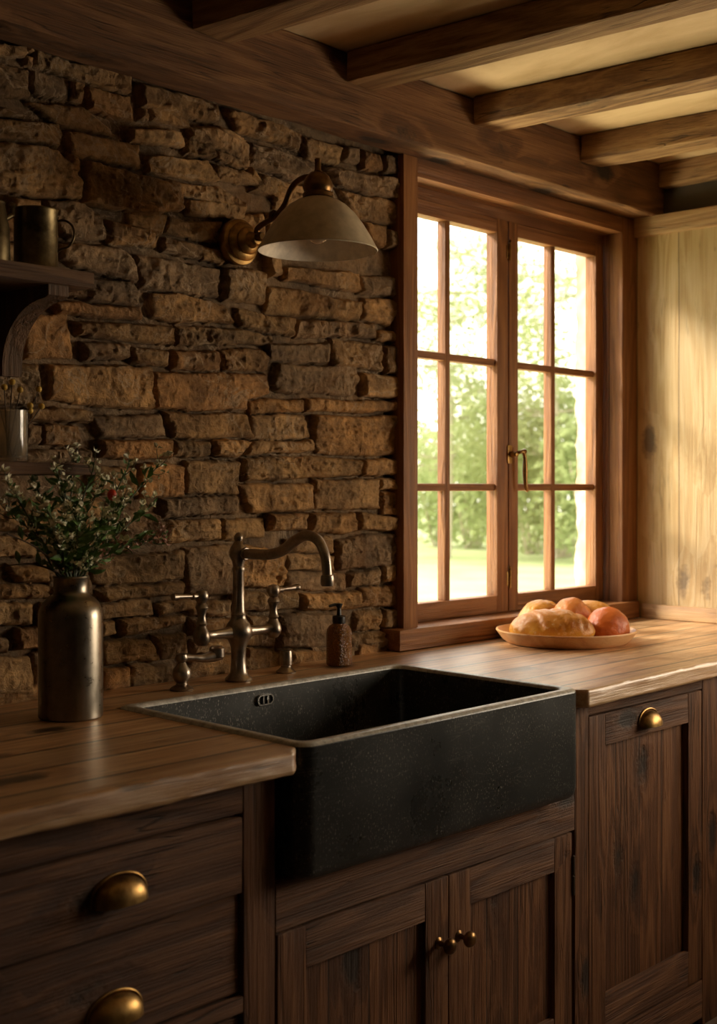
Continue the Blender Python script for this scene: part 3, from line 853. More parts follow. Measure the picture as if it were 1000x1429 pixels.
# ------------------------------------------------------------------ cabinets
FY = 1.575                                   # cabinet face
XA, XB = 1.494, 2.405                        # limits between the three units
ZB = .8795
def wbox(x0, x1, y0, y1, z0, z1, ax, amp=.0010, bev=.0025, seed=0):
    bm = B(x0, x1, y0, y1, z0, z1, bev=bev); st = [.02, .02, .02]; st[ax] = .05
    dice(bm, tuple(st)); return rough(bm, amp, 12, ax, 4, seed)
def merge(*bms):
    m = bms[0]
    for b in bms[1:]:
        me_ = bpy.data.meshes.new('t'); b.to_mesh(me_); m.from_mesh(me_); bpy.data.meshes.remove(me_); b.free()
    return m
def cup_pull(x, y, z, w, h, d, par, mat='antique_brass', label=None):
    """bin pull: quarter dome, open below, with a rolled rim"""
    bm = bmesh.new(); na, nb = 28, 12; G = []
    for j in range(nb + 1):
        t = j / nb * PI / 2
        row = []
        for i in range(na + 1):
            a = PI * i / na
            ex = .85
            px = math.cos(a) * w / 2 * (1 - .0 * t)
            # superellipse dome: bottom opening at t=0 juts out, the top at t=90deg meets the face
            rr = math.sin(a) ** .75 if math.sin(a) > 0 else 0
            row.append(bm.verts.new((x + math.cos(a) * w / 2 * (1), y - d * rr * math.cos(t) , z - h / 2 + h * rr * math.sin(t))))
        G.append(row)
    for j in range(nb):
        for i in range(na):
            try: bm.faces.new((G[j][i], G[j][i + 1], G[j + 1][i + 1], G[j + 1][i]))
            except ValueError: pass
    bmesh.ops.remove_doubles(bm, verts=bm.verts, dist=.0002)
    # wall thickness
    bmesh.ops.recalc_face_normals(bm, faces=bm.faces)
    g = bmesh.ops.solidify(bm, geom=bm.faces[:], thickness=.0022)
    pts = [(x + math.cos(PI * i / 24) * (w / 2 + .002), y - .002, z - h / 2 + (h + .003) * max(0, math.sin(PI * i / 24)) ** .75) for i in range(25)]
    tube(bm, pts, .0026, 8)
    return obj('handle', bm, mat, par)
def knob(x, y, z, par):
    bm = bmesh.new()
    lathe(bm, [(.0, 0), (.011, 0), (.011, .002), (.006, .005), (.0048, .012), (.006, .017), (.012, .021), (.0155, .026), (.0158, .030), (.013, .035), (.007, .038), (0, .039)], (x, y, z), 24, '-Y')
    return obj('knob', bm, 'dark_brass', par)

# left: drawer unit
dc = thing('drawer_cabinet', 'dark weathered wood drawer unit with brass cup pulls, left of the sink', 'cabinet', (1.2, 1.9, 0))
SXL, SXR = .915, 1.4216
many('stile', [wbox(SXR, XA - .002, FY, FY + .03, .0, ZB, 2, seed=1), wbox(SXL - .06, SXL, FY, FY + .03, 0, ZB, 2, seed=2)], 'cabinet_wood_z', dc)
many('rail', [wbox(SXL, SXR, FY + .001, FY + .03, .822, ZB, 0, seed=3), wbox(SXL, SXR, FY + .001, FY + .03, .495, .522, 0, seed=4), wbox(SXL, SXR, FY + .001, FY + .03, .05, .16, 0, seed=5)], 'cabinet_wood_x', dc)
bm = bmesh.new(); box(bm, SXL - .055, XA - .004, FY + .06, 2.26, .0, ZB - .001)
box(bm, XA - .03, XA - .003, FY + .03, 2.26, 0, ZB - .001)
obj('carcass', bm, 'cabinet_wood_z', dc)
zc1 = P(162, 1240, Y=FY).z; xc1 = P(162, 1240, Y=FY).x
for k, (z0, z1, yy) in enumerate(((.692, .817, FY - .002), (.527, .688, FY + .009), (.35, .490, FY + .009), (.165, .345, FY + .009))):
    bm = wbox(SXL + .004, SXR - .004, yy, yy + .04, z0, z1, 0, .0012, .0035, seed=10 + k * 3)
    dr = obj('drawer', bm, 'cabinet_wood_x', dc, origin=((SXL + SXR) / 2, yy, z0))
    zz = zc1 if k == 0 else (P(170, 1404, Y=FY).z if k == 1 else (z0 + z1) / 2)
    cup_pull(xc1 + .003, yy + .001, zz, .098, .040, .030, dr)

# centre: sink unit with two doors
sc_ = thing('sink_cabinet', 'dark wood cabinet under the black sink with two knobbed doors', 'cabinet', (1.95, 1.9, 0))
many('rail', [wbox(XA, XB - .012, FY, FY + .03, .606, .690, 0, .0018, seed=21), wbox(XA, XB - .012, FY + .001, FY + .03, .05, .135, 0, seed=22)], 'cabinet_wood_x', sc_)
bm = bmesh.new(); box(bm, XA + .002, XB - .012, FY + .05, 2.26, .0, .600); box(bm, XB - .030, XB - .013, FY + .031, 2.26, 0, .6)
obj('carcass', bm, 'cabinet_wood_z', sc_)
def door(par, x0, x1, z0, z1, sw, tw, bw, y, seed, planks='panel_wood_z', depth=.012):
    d = thing('door', None, None, (0, 0, 0)); d.parent = par; d.location = Vector((x0, y, z0)) - par.location
    many('door_stile', [wbox(x0, x0 + sw, y, y + .024, z0, z1, 2, seed=seed), wbox(x1 - sw, x1, y, y + .024, z0, z1, 2, seed=seed + 1)], 'cabinet_wood_z', d)
    many('door_rail', [wbox(x0 + sw, x1 - sw, y + .0005, y + .024, z1 - tw, z1, 0, .0016, seed=seed + 2), wbox(x0 + sw, x1 - sw, y + .0005, y + .024, z0, z0 + bw, 0, seed=seed + 3)], 'cabinet_wood_x', d)
    obj('door_panel', wbox(x0 + sw - .004, x1 - sw + .004, y + depth, y + .022, z0 + bw - .004, z1 - tw + .004, 2, .0006, .001, seed=seed + 4), planks, d)
    return d
XM = 1.9555
d1 = door(sc_, XA + .004, XM - .0015, .14, .602, .068, .073, .075, FY, 30)
d2 = door(sc_, XM + .0015, XB - .022, .14, .602, .066, .073, .075, FY, 40)
k1 = P(612, 1316, Y=FY); k2 = P(640, 1306, Y=FY)
knob(k1.x, FY + .001, k1.z, d1); knob(k2.x, FY + .001, k2.z, d2)
many('hinge', [lathe(bmesh.new(), [(.0035, -.02), (.0035, .02), (0, .024)], (XB - .0195, FY - .002, z), 10) for z in (.53, .485)], 'hinge_dark', d2)

# right: tall door unit
rc = thing('door_cabinet', 'brown wood cabinet with a tall planked door and brass cup pull, right of the sink', 'cabinet', (2.9, 1.9, 0))
RX0, RX1 = 2.452, 2.968
many('stile', [wbox(XB - .010, RX0 - .003, FY, FY + .03, 0, ZB, 2, seed=51), wbox(RX1 + .004, RX1 + .09, FY, FY + .03, 0, ZB, 2, seed=52)], 'cabinet_wood_z', rc)
many('rail', [wbox(RX0 - .003, RX1 + .004, FY + .001, FY + .03, .848, ZB, 0, seed=53), wbox(RX0 - .003, RX1 + .004, FY + .001, FY + .03, .02, .115, 0, seed=54)], 'cabinet_wood_x', rc)
bm = bmesh.new(); box(bm, XB - .008, 3.80, FY + .05, 2.26, .0, ZB - .001); box(bm, RX1 + .09, 3.80, FY, FY + .05, 0, ZB - .001)
obj('carcass', bm, 'cabinet_wood_z', rc)
d3 = door(rc, RX0, RX1, .120, .845, .068, .073, .085, FY, 60, depth=.016)
pc = P(904, 1001, Y=FY)
cup_pull(pc.x, FY + .001, pc.z, .085, .036, .030, d3)

# ------------------------------------------------------------------ faucet group
fx, fy = 1.948, 2.176
fa = thing('bridge_faucet', 'tall aged pewter bridge faucet with curved spout and two levers behind the sink', 'faucet', (fx, fy, ZC))
bm = bmesh.new()
lathe(bm, [(.030, 0), (.031, .004), (.029, .008), (.024, .012), (.0195, .02), (.0165, .045), (.0175, .075), (.021, .086), (.027, .096), (.031, .107), (.031, .117), (.026, .128),
           (.0185, .138), (.0165, .146), (.0175, .150), (.0145, .156), (.0135, .19), (.0125, .245), (.0145, .249), (.0145, .254), (.0125, .258), (.0150, .270), (.0205, .280), (.0215, .290),
           (.0185, .301), (.0115, .311), (.0085, .315), (.0105, .320), (.0095, .327), (.005, .333), (0, .335)], (fx, fy, ZC), 32)
obj('column', bm, 'aged_pewter', fa)
for s in (-1, 1):
    bm = bmesh.new()
    prof = [(.0165, .015), (.0115, .045), (.0095, .07), (.0095, .090), (.0125, .094), (.0155, .102)]
    lathe(bm, prof, (fx, fy, 1.030), 20, 'X' if s > 0 else '-X', cap=True)
    obj('bridge_arm', bm, 'aged_pewter', fa)
for s in (-1, 1):
    bm = bmesh.new(); vx = fx + s * .108
    lathe(bm, [(0, -.023), (.010, -.021), (.0175, -.012), (.019, -.002), (.017, .008), (.0125, .016), (.0105, .022), (.013, .027), (.0105, .032), (.0085, .044), (.0115, .056), (.0145, .062), (.0125, .068),
               (.009, .072), (.0125, .077), (.0155, .084), (.0155, .091), (.011, .099), (0, .102)], (vx, fy, 1.030), 24)
    va = obj('valve', bm, 'aged_pewter', fa)
    bm = bmesh.new()
    tube(bm, [(vx + s * .010, fy, 1.118), (vx + s * .02, fy, 1.118), (vx + s * .026, fy, 1.118), (vx + s * .03, fy, 1.1185), (vx + s * .066, fy, 1.120), (vx + s * .070, fy, 1.120), (vx + s * .073, fy, 1.120), (vx + s * .080, fy, 1.120), (vx + s * .082, fy, 1.120)],
         [.007, .0075, .008, .0048, .0062, .0062, .0080, .0078, .005], 16)
    obj('lever', bm, 'aged_pewter', va)
bm = bmesh.new()
path = smooth_path([(fx, fy, 1.207), (fx, fy - .05, 1.207), (fx, fy - .10, 1.208), (fx, fy - .145, 1.219), (fx, fy - .185, 1.242), (fx, fy - .218, 1.253), (fx, fy - .252, 1.243), (fx, fy - .272, 1.212), (fx, fy - .278, 1.180), (fx, fy - .279, 1.165)], 6)
tube(bm, path, [.0115, .0115, .0120, .0120, .0120, .0115, .0110, .0105, .0105, .0105], 20)
lathe(bm, [(.011, .014), (.0135, .012), (.0145, .006), (.0145, -.006), (.0125, -.010), (0, -.010)], (fx, fy - .279, 1.158), 20)
lathe(bm, [(.013, 0), (.015, .003), (.013, .007)], (fx, fy - .020, 1.207), 20, '-Y')
obj('spout', bm, 'aged_pewter', fa)

sp = thing('side_tap', 'small pewter side tap with a horizontal lever, left of the bridge faucet', 'tap', (1.774, 2.164, ZC))
bm = bmesh.new()
lathe(bm, [(.025, 0), (.026, .003), (.022, .007), (.013, .012), (.0115, .016), (.018, .024), (.0205, .034), (.019, .044), (.012, .053), (.0085, .060), (.012, .063), (.014, .070), (.0115, .077), (0, .080)], (1.774, 2.164, ZC), 26)
obj('body', bm, 'aged_pewter', sp)
bm = bmesh.new()
tube(bm, smooth_path([(1.774, 2.164, .990), (1.80, 2.160, .988), (1.825, 2.158, .984), (1.855, 2.156, .986), (1.872, 2.155, .990)]), [.010, .0075, .009, .013, .015], 16)
lathe(bm, [(.012, 0), (.017, .003), (.017, .022), (.012, .026), (0, .026)], (1.866, 2.155, .981), 18)
obj('lever', bm, 'aged_pewter', sp)

ag = thing('air_gap', 'short pewter push button cap on the worktop, right of the bridge faucet', 'sink fitting', (2.11, 2.19, ZC))
bm = bmesh.new(); lathe(bm, [(.023, 0), (.024, .003), (.018, .008), (.0125, .013), (.0125, .018)], (2.11, 2.19, ZC), 24)
obj('base', bm, 'aged_pewter', ag)
bm = bmesh.new(); lathe(bm, [(.0145, .019), (.0150, .024), (.0150, .048), (.0135, .052), (0, .053)], (2.11, 2.19, ZC), 24)
obj('button', bm, 'aged_pewter', ag)

bx, by = 2.285, 2.185
sb = thing('soap_bottle', 'amber dimpled glass soap bottle with black pump beside the faucet', 'bottle', (bx, by, ZC))
bm = bmesh.new(); lathe(bm, [(0, .0), (.028, 0), (.031, .003), (.0315, .010), (.0315, .078), (.030, .088), (.024, .097), (.016, .102), (.0145, .104), (.0145, .110), (0, .110)], (bx, by, ZC), 36)
obj('glass_body', bm, 'amber_glass', sb)
bm = bmesh.new(); lathe(bm, [(.0155, .103), (.0165, .105), (.0165, .119), (.014, .122), (.006, .123), (.005, .134), (.0045, .140), (.0085, .146), (.0095, .151), (.0, .152)], (bx, by, ZC), 24)
tube(bm, [(bx, by, ZC + .148), (bx - .012, by + .004, ZC + .149), (bx - .026, by + .008, ZC + .146)], [.005, .004, .003], 10)
obj('pump', bm, 'black_plastic', sb)

# ------------------------------------------------------------------ wall lamp
lx, ly = 2.033, 2.009
lm = thing('wall_lamp', 'brass swan-neck wall lamp with cream enamel dome shade on the stone wall', 'lamp', (lx, 2.27, 1.932))
bm = bmesh.new()
lathe(bm, [(.0, -.01), (.052, -.01), (.055, .008), (.053, .014), (.044, .018), (.046, .024), (.042, .029), (.031, .033), (.033, .040), (.029, .046), (.020, .050), (.016, .058), (.0165, .066), (.012, .071), (0, .073)], (lx, 2.275, 1.932), 36, '-Y')
obj('wall_plate', bm, 'antique_brass', lm)
bm = bmesh.new()
ap = [P(342, 325, X=lx), P(360, 318, X=lx), P(378, 306, X=lx), P(388, 298, X=lx), P(398, 284, X=lx), P(406, 264, X=lx), P(416, 252, X=lx), P(428, 247, X=lx), P(440, 248, X=lx), P(444, 252, X=lx)]
ap = [Vector((lx, 2.208, 1.936))] + ap[1:]
tube(bm, smooth_path(ap, 5), [.0075, .007, .0065, .0065, .0068, .007, .007, .0065, .0065, .006, .006], 14)
kq = P(381, 300, X=lx); lathe(bm, [(0, -.012), (.008, -.009), (.011, 0), (.008, .009), (0, .012)], kq, 14, Vector((0, -.6, .5)))
lathe(bm, [(.010, 0), (.011, .01), (.008, .016)], (lx, 2.204, 1.936), 14, '-Y')
obj('arm', bm, 'lamp_brass', lm)
zr = 1.879
bm = bmesh.new()
lathe(bm, [(.030, .116), (.034, .119), (.034, .126), (.030, .131), (.032, .136), (.034, .142), (.032, .152), (.026, .164), (.017, .173), (.009, .176), (.0075, .180), (.0065, .198), (.0075, .203), (.005, .206), (0, .207)], (lx, ly, zr), 30)
lathe(bm, [(0, -.003), (.004, -.002), (.004, .003), (0, .006)], (lx + .036, ly - .006, zr + .134), 10, 'X')
obj('lamp_cap', bm, 'lamp_brass', lm)
outer = [(.1320, 0), (.1335, .002), (.1300, .008), (.1170, .032), (.1010, .058), (.0830, .082), (.0630, .101), (.0450, .112), (.0310, .117)]
bm = bmesh.new(); lathe(bm, outer, (lx, ly, zr), 56, cap=False)
obj('lamp_shade', bm, 'shade_enamel_outside', lm)
bm = bmesh.new(); lathe(bm, [(.1320, 0.0)] + [(r - .0022, z - .0012) for r, z in outer[2:]] + [(0, .1150)], (lx, ly, zr), 56, cap=False)
obj('shade_lining', bm, 'shade_enamel_inside', lm)
bm = bmesh.new(); lathe(bm, [(0, .0), (.012, .0015), (.021, .009), (.0255, .021), (.024, .034), (.018, .048), (.013, .060), (.012, .066)], (lx, ly, zr + .016), 26, cap=False)
obj('bulb', bm, 'bulb_glass', lm)
bm = bmesh.new(); lathe(bm, [(.013, .06), (.015, .062), (.015, .098)], (lx, ly, zr + .018), 20)
obj('bulb_socket', bm, 'lamp_brass', lm)

# ------------------------------------------------------------------ shelves and what stands on them
def shelf(z0, z1, xe, label, braket):
    s = thing('wall_shelf', label, 'shelf', (1.2, 2.28, z1))
    bm = dice(B(.75, xe, 2.085, 2.282, z0, z1, bev=.0025), (.03, .03, .02)); rough(bm, .0010, 12, 0, 4, z0 * 9)
    obj('board', bm, 'shelf_wood', s)
    if braket:
        bxx = P(82, 408, Y=2.10).x
        prof = [(2.100, z0), (2.282, z0), (2.282, z0 - .165), (2.262, z0 - .165)]
        cv = [(2.262 - .150 * (1 - math.cos(a)) , z0 - .145 + .120 * math.sin(a)) for a in [i * PI / 2 / 10 for i in range(0, 11)]]
        prof += cv + [(2.100, z0 - .020)]
        bm = bmesh.new(); th = .045
        A = [bm.verts.new((bxx - th / 2, y, z)) for y, z in prof]; C_ = [bm.verts.new((bxx + th / 2, y, z)) for y, z in prof]
        bm.faces.new(A); bm.faces.new(C_)
        for i in range(len(A)): bm.faces.new((A[i], A[(i + 1) % len(A)], C_[(i + 1) % len(A)], C_[i]))
        obj('bracket', bm, 'bracket_wood', s)
    return s
shelf(1.743, 1.774, 1.492, 'upper wooden wall shelf with a curved bracket, holding a tin mug', True)
shelf(1.380, 1.403, 1.494, 'lower wooden wall shelf behind the flowers, holding a glass tumbler', False)

def mugc(u, v, Y, z): q = P(u, v, Y=Y); return q.x
my = 2.165; mx = P(50, 330, Y=my).x
mg = thing('tin_mug', 'tall dull brass-coloured tin mug with wire handle on the upper shelf', 'mug', (mx, my, 1.7745))
bm = bmesh.new(); lathe(bm, [(0, 0), (.043, 0), (.0435, .004), (.0420, .008), (.0415, .116), (.0432, .119), (.0425, .121), (.0400, .118), (.0400, .006), (0, .006)], (mx, my, 1.7745), 40, cap=False)
obj('cup', bm, 'mug_tin', mg)
bm = bmesh.new(); hd = Vector((.75, -.66, 0)).normalized()
tube(bm, smooth_path([Vector((mx, my, 1.7745)) + hd * r + Vector((0, 0, z)) for r, z in ((.040, .100), (.056, .101), (.070, .090), (.073, .070), (.064, .052), (.048, .045), (.040, .038))]), .0022, 10)
obj('handle', bm, 'mug_tin', mg)
jy = 2.16; jx = P(8, 330, Y=jy).x - .034
jg = thing('tin_jug', 'dark metal jug with a small knobbed lid at the left end of the upper shelf', 'jug', (jx, jy, 1.7745))
bm = bmesh.new(); lathe(bm, [(0, 0), (.036, 0), (.038, .01), (.036, .07), (.030, .10), (.027, .115), (.029, .118), (0, .119)], (jx, jy, 1.7745), 32, cap=False)
obj('pot', bm, 'mug_tin', jg)
bm = bmesh.new(); sq = P(17, 288, Y=jy)
tube(bm, smooth_path([(jx + .020, jy, 1.7745 + .085), (jx + .045, jy, 1.7745 + .10), (sq.x, jy, sq.z - .02), (sq.x, jy, sq.z)]), [.007, .006, .0055, .005], 12)
lathe(bm, [(0, .008), (.006, .006), (.0085, 0), (.006, -.004), (0, -.005)], sq, 14)
obj('spout', bm, 'mug_tin', jg)

gy = 2.15; gx_ = P(10, 600, Y=gy).x
tb = thing('glass_tumbler', 'clear ribbed glass tumbler of yellow berry sprigs on the lower shelf', 'glass', (gx_, gy, 1.4035))
bm = bmesh.new(); lathe(bm, [(0, .002), (.036, .002), (.0375, .006), (.0375, .098), (.0362, .099), (.0352, .098), (.0350, .012), (0, .010)], (gx_, gy, 1.4035), 36, cap=False)
for v in bm.verts:
    d = Vector((v.co.x - gx_, v.co.y - gy)); 
    if d.length > .034:
        a = math.atan2(d.y, d.x); k = 1 + .012 * math.cos(a * 18); v.co.x = gx_ + d.x * k; v.co.y = gy + d.y * k
obj('glass_wall', bm, 'tumbler_glass', tb)
rb = random.Random(5)
berries = [(17, 533), (28, 544), (54, 543), (42, 566), (58, 567), (42, 573), (6, 540), (-4, 556)]
for gi, ids in enumerate(((0, 1, 6), (2,), (3, 4, 5, 7))):
    bm = bmesh.new(); bb = []
    root = Vector((gx_ + rb.uniform(-.015, .015), gy + rb.uniform(-.01, .01), 1.418))
    for i in ids:
        q = P(*berries[i], Y=gy - rb.uniform(.0, .03))
        mid = Vector((gx_ + .02 * (1 if q.x > gx_ else -1), gy - .005, 1.405 + .10))
        mid = root.lerp(q, .5); mid.z = max(mid.z, 1.47); 
        tube(bm, smooth_path([root, mid, q]), .0011, 6)
        b1 = bmesh.new(); bmesh.ops.create_icosphere(b1, subdivisions=2, radius=.0062, matrix=Matrix.Translation(q)); bb.append(b1)
    st = obj('berry_sprig', bm, 'twig_brown')
    tag(st, ['left sprig of round yellow berries in the glass tumbler', 'dark sprig with a single high yellow berry in the glass tumbler', 'low spreading sprig of yellow berries at the tumbler rim'][gi], 'sprig', 'yellow berry sprigs in the tumbler')
    many('berry', bb, 'yellow_berry', st)

# ------------------------------------------------------------------ vase and branches
vx, vy = 1.424, 2.066
va = obj('metal_vase', lathe(bmesh.new(), [(0, 0), (.058, 0), (.0605, .003), (.0605, .190), (.059, .204), (.053, .217), (.043, .227), (.035, .233), (.0325, .238), (.0325, .262), (.0345, .265), (.0335, .268), (.030, .266), (.030, .235), (0, .22)], (vx, vy, ZC), 64, cap=False), 'vase_pewter', origin=(vx, vy, ZC))
tag(va, 'tall aged pewter bottle vase of flowering branches on the left worktop', 'vase')
def leaf(bm, p, d, n, L, W):
    d = d.normalized(); s = d.cross(n).normalized(); up = s.cross(d)
    a = bm.verts.new(p); e = bm.verts.new(p + d * L - up * L * .15)
    m1 = p + d * L * .45 + up * L * .05
    l = bm.verts.new(m1 + s * W / 2 + up * W * .25); r = bm.verts.new(m1 - s * W / 2 + up * W * .25); c = bm.verts.new(m1)
    m2 = p + d * L * .78
    l2 = bm.verts.new(m2 + s * W * .33 + up * W * .1); r2 = bm.verts.new(m2 - s * W * .33 + up * W * .1); c2 = bm.verts.new(m2 - up * L * .03)
    for f in ((a, c, l), (a, r, c), (c, c2, l2, l), (c, r, r2, c2), (c2, e, l2), (c2, r2, e)): bm.faces.new(f)
rf = random.Random(21)
def rv(): return Vector((rf.uniform(-1, 1), rf.uniform(-1, 1), rf.uniform(-.6, 1)))
stems = [  # pixel of the tip, distance Y, density, style
 ((108, 640), 2.10, 1.0, 0), ((78, 655), 2.02, 1.0, 0), ((48, 672), 2.12, 1.0, 0), ((14, 676), 2.05, 1.1, 0), ((12, 712), 2.13, .9, 0), ((92, 668), 2.14, 1.0, 0),
 ((222, 648), 2.08, 1.0, 0), ((180, 650), 2.01, .9, 0), ((212, 706), 2.10, .8, 0), ((145, 668), 2.12, 1.0, 0), ((225, 745), 2.05, .9, 1), ((168, 700), 1.98, 1.1, 0),
 ((60, 700), 1.97, 1.1, 0), ((130, 655), 2.06, .9, 0), ((10, 745), 2.02, .25, 2), ((8, 790), 2.08, .15, 2), ((235, 752), 2.12, .5, 1), ((110, 720), 1.99, 1.2, 0), ((140, 730), 2.0, 1.2, 0), ((80, 740), 2.0, 1.1, 0)]
blab = {0: 'tallest upright blossom branch, rising in front of the lower shelf', 1: 'blossom branch leaning slightly left over the lower shelf edge', 2: 'cream blossom branch left of the centre of the bunch', 3: 'leafy branch reaching up to the far left under the lower shelf',
 4: 'leafy branch spreading widest to the left of the vase', 5: 'short upright branch behind the left middle of the bunch', 6: 'longest leafy branch reaching up and out to the right', 7: 'blossom branch reaching up right beside the longest one',
 8: 'dark leafy branch ending in small buds on the right of the bunch', 9: 'upright branch just right of the centre of the bunch', 11: 'leafy branch carrying a single red rosebud in the pewter vase', 12: 'short leafy branch low on the left front of the bunch',
 13: 'slender blossom branch between the tall centre branch and the rosebud', 17: 'short dense branch at the front centre of the bunch', 18: 'short dense branch at the front right over the vase mouth', 19: 'short leafy branch low at the front left over the vase mouth',
 10: 'low pink-tinged branch reaching right, with large pale buds', 16: 'thinner pink-tinged branch behind, reaching lowest to the right', 14: 'bare brown twig arching out to the left of the vase', 15: 'lower bare brown twig lying almost level to the left'}
labs = {0: ('green leafy branch with small cream blossoms standing in the pewter vase', 'flowering branch'), 1: ('low branch with pink-tinged buds reaching right out of the vase', 'flowering branch'), 2: ('thin bare brown twig leaning left out of the vase', 'twig')}
for si, ((u, v), Y, dens, style) in enumerate(stems):
    tip = P(u, v, Y=Y)
    a = math.atan2(tip.y - vy, tip.x - vx)
    root = Vector((vx - .3 * (tip.x - vx) * .15, vy - .01, 1.155)) 
    lip = Vector((vx + max(-.022, min(.022, (tip.x - vx) * .2)), vy + max(-.02, min(.02, (tip.y - vy) * .4)), 1.192))
    mid = lip.lerp(tip, .5) + Vector((rf.uniform(-.01, .01), rf.uniform(-.01, .01), .012))
    path = smooth_path([root, lip, mid, tip], 7)
    bm = bmesh.new(); lv = bmesh.new(); fl = bmesh.new()
    tube(bm, path, [.0024, .0020, .0016, .0010], 7)
    L = (tip - lip).length
    def twig(p0, d, ln):
        e = p0 + d.normalized() * ln; m = p0.lerp(e, .5) + Vector((0, 0, -.004))
        tube(bm, smooth_path([p0, m, e], 3), [.0012, .0009, .0006], 5)
        return e, m
    def blossom(p, s=1.0):
        for k in range(rf.randint(3, 5)):
            leaf(fl, p + rv() * .002, rv() + Vector((0, 0, .4)), rv(), .0115 * s, .0080 * s)
    n = len(path)
    if style == 2:
        tl = []
        for t in (.55, .8):
            p = path[int(t * n)]; l1 = bmesh.new(); leaf(l1, p, Vector((-.3, 0, 1)), rv(), .028, .011); tl.append(l1)
    else:
        for i in range(8, n):
            f = (i - 8) / (n - 8); p = path[i]; ax = (path[min(i + 1, n - 1)] - path[i - 1]).normalized()
            for q in range(2 if rf.random() < dens else 1):
                if f < .75: leaf(lv, p, ax * .6 + rv(), rv(), rf.uniform(.018, .042), rf.uniform(.008, .014))
                else: leaf(lv, p, ax + rv() * .7, rv(), rf.uniform(.009, .018), rf.uniform(.004, .008))
            if rf.random() < .95 * dens:
                e, m = twig(p, ax + rv() * .9, rf.uniform(.014, .04))
                blossom(e, rf.uniform(.8, 1.25))
                if rf.random() < .8: leaf(lv, m, rv(), rv(), rf.uniform(.010, .020), rf.uniform(.004, .009))
                if rf.random() < .6: blossom(m + rv() * .006, .8)
        blossom(tip, 1.0)
    b = obj('flowering_branch' if style < 2 else 'bare_twig', bm, 'stem_green' if style < 2 else 'twig_brown', origin=(root.x, root.y, root.z))
    lab, cat = labs[style]
    lab = blab[si]
    grp = {0: 'cream blossom branches in the vase', 1: 'pink budded branches in the vase', 2: 'bare twigs in the vase'}[style]
    tag(b, lab, cat, grp)
    if style == 2: many('leaf', tl, 'leaf_green', b); lv.free()
    else: obj('foliage', lv, 'leaf_green', b, smooth=False)['kind'] = 'stuff'
    if style < 2: obj('blossom', fl, 'petal_cream' if style == 0 else 'petal_pink', b, smooth=False)['kind'] = 'stuff'
    else: fl.free()
    if si == 11:
        q = P(156, 691, Y=1.985)
        bm = bmesh.new(); lathe(bm, [(0, -.010), (.005, -.009), (.0085, -.003), (.009, .003), (.006, .009), (.002, .0115), (0, .0115)], q, 18, Vector((.1, 0, 1)))
        tube(bm, [tip, q + Vector((0, 0, -.009))], .001, 5)
        obj('rosebud', bm, 'red_berry', b)

# ------------------------------------------------------------------ bread on a platter
px_, py_ = 3.050, 2.035
bm = bmesh.new(); lathe(bm, [(0, 0), (.155, 0), (.166, .003), (.178, .012), (.192, .030), (.196, .036), (.1955, .039), (.1915, .039), (.186, .034), (.172, .016), (.160, .011), (0, .010)], (px_, py_, ZC), 72, cap=False)
pt = obj('bread_platter', bm, 'platter_wood', origin=(px_, py_, ZC))
tag(pt, 'round shallow orange-brown wooden platter of bread below the window', 'platter')
def bun(name, label, mat, c, sx_, sy_, sz_, rot, crease=0, seed=0, crown=1.0, split=0):
    bm = bmesh.new(); bmesh.ops.create_icosphere(bm, subdivisions=5, radius=1.0)
    for v in bm.verts:
        p = v.co.copy(); k = 1 + .035 * noise.noise(p * 2.2 + Vector((seed, 0, 0))) + .018 * noise.noise(p * 6 + Vector((0, seed, 0))) + .008 * noise.noise(p * 17 + Vector((0, seed, 3)))
        z = p.z
        if z < -.35: z = -.35 + (z + .35) * .35        # flat base
        q = Vector((math.copysign(abs(p.x) ** .92, p.x), p.y, z)) * k
        if crease:                                   # slashes across the top of the loaf
            for cxx in [(-.55 + 1.1 * i / (crease - 1)) if crease > 1 else .2 for i in range(crease)]:
                dd = (p.x - cxx) + .35 * p.y
                if p.z > .1: q *= 1 - .055 * math.exp(-(dd / .07) ** 2) + .03 * math.exp(-((dd - .14) / .08) ** 2)
        if split:
            dd = p.x * .35 + p.y * .94 - .12
            q *= 1 - .10 * math.exp(-(dd / .07) ** 2)
        v.co = Vector((q.x * sx_, q.y * sy_, (q.z + .48) * sz_))
    bmesh.ops.transform(bm, matrix=Matrix.Rotation(rot, 4, 'Z'), verts=bm.verts)
    me = bpy.data.meshes.new(name); bm.to_mesh(me); bm.free()
    o = link(name, me, mat); o.location = c
    return tag(o, label, 'bread')
zp = ZC + .0105
def at(u, v, z=zp): return P(u, v, Z=z)
ang = math.atan2(CR.y, CR.x)
def bread_at(u, vb, dy=0):    # base point on the platter seen at a pixel
    q = P(u, vb, Z=zp); return (q.x, q.y, zp)
def off(a, b): return (px_ + CR.x * a + CD.x * b, py_ + CR.y * a + CD.y * b, zp)
bun('bread_loaf', 'long golden slashed loaf at the front left of the platter', 'loaf_crust', off(-.048, -.050), .116, .060, .060, ang - .18, 3, 1)
bun('bread_roll', 'golden roll behind the long loaf, at the left of the platter', 'yellow_crust', off(-.062, .062), .075, .052, .070, ang + .5, 1, 2)
bun('bread_roll', 'orange glazed bun in the middle behind the long loaf', 'orange_crust', off(.022, .045), .062, .050, .076, ang + .3, 0, 3, split=1)
bun('bread_roll', 'yellow bun at the back right of the platter', 'yellow_crust', off(.085, .085), .078, .052, .068, ang - .3, 0, 4)
bun('bread_roll', 'shiny reddish brown bun at the front right of the platter', 'red_crust', off(.112, -.022), .062, .052, .062, ang + .2, 0, 5, split=1)

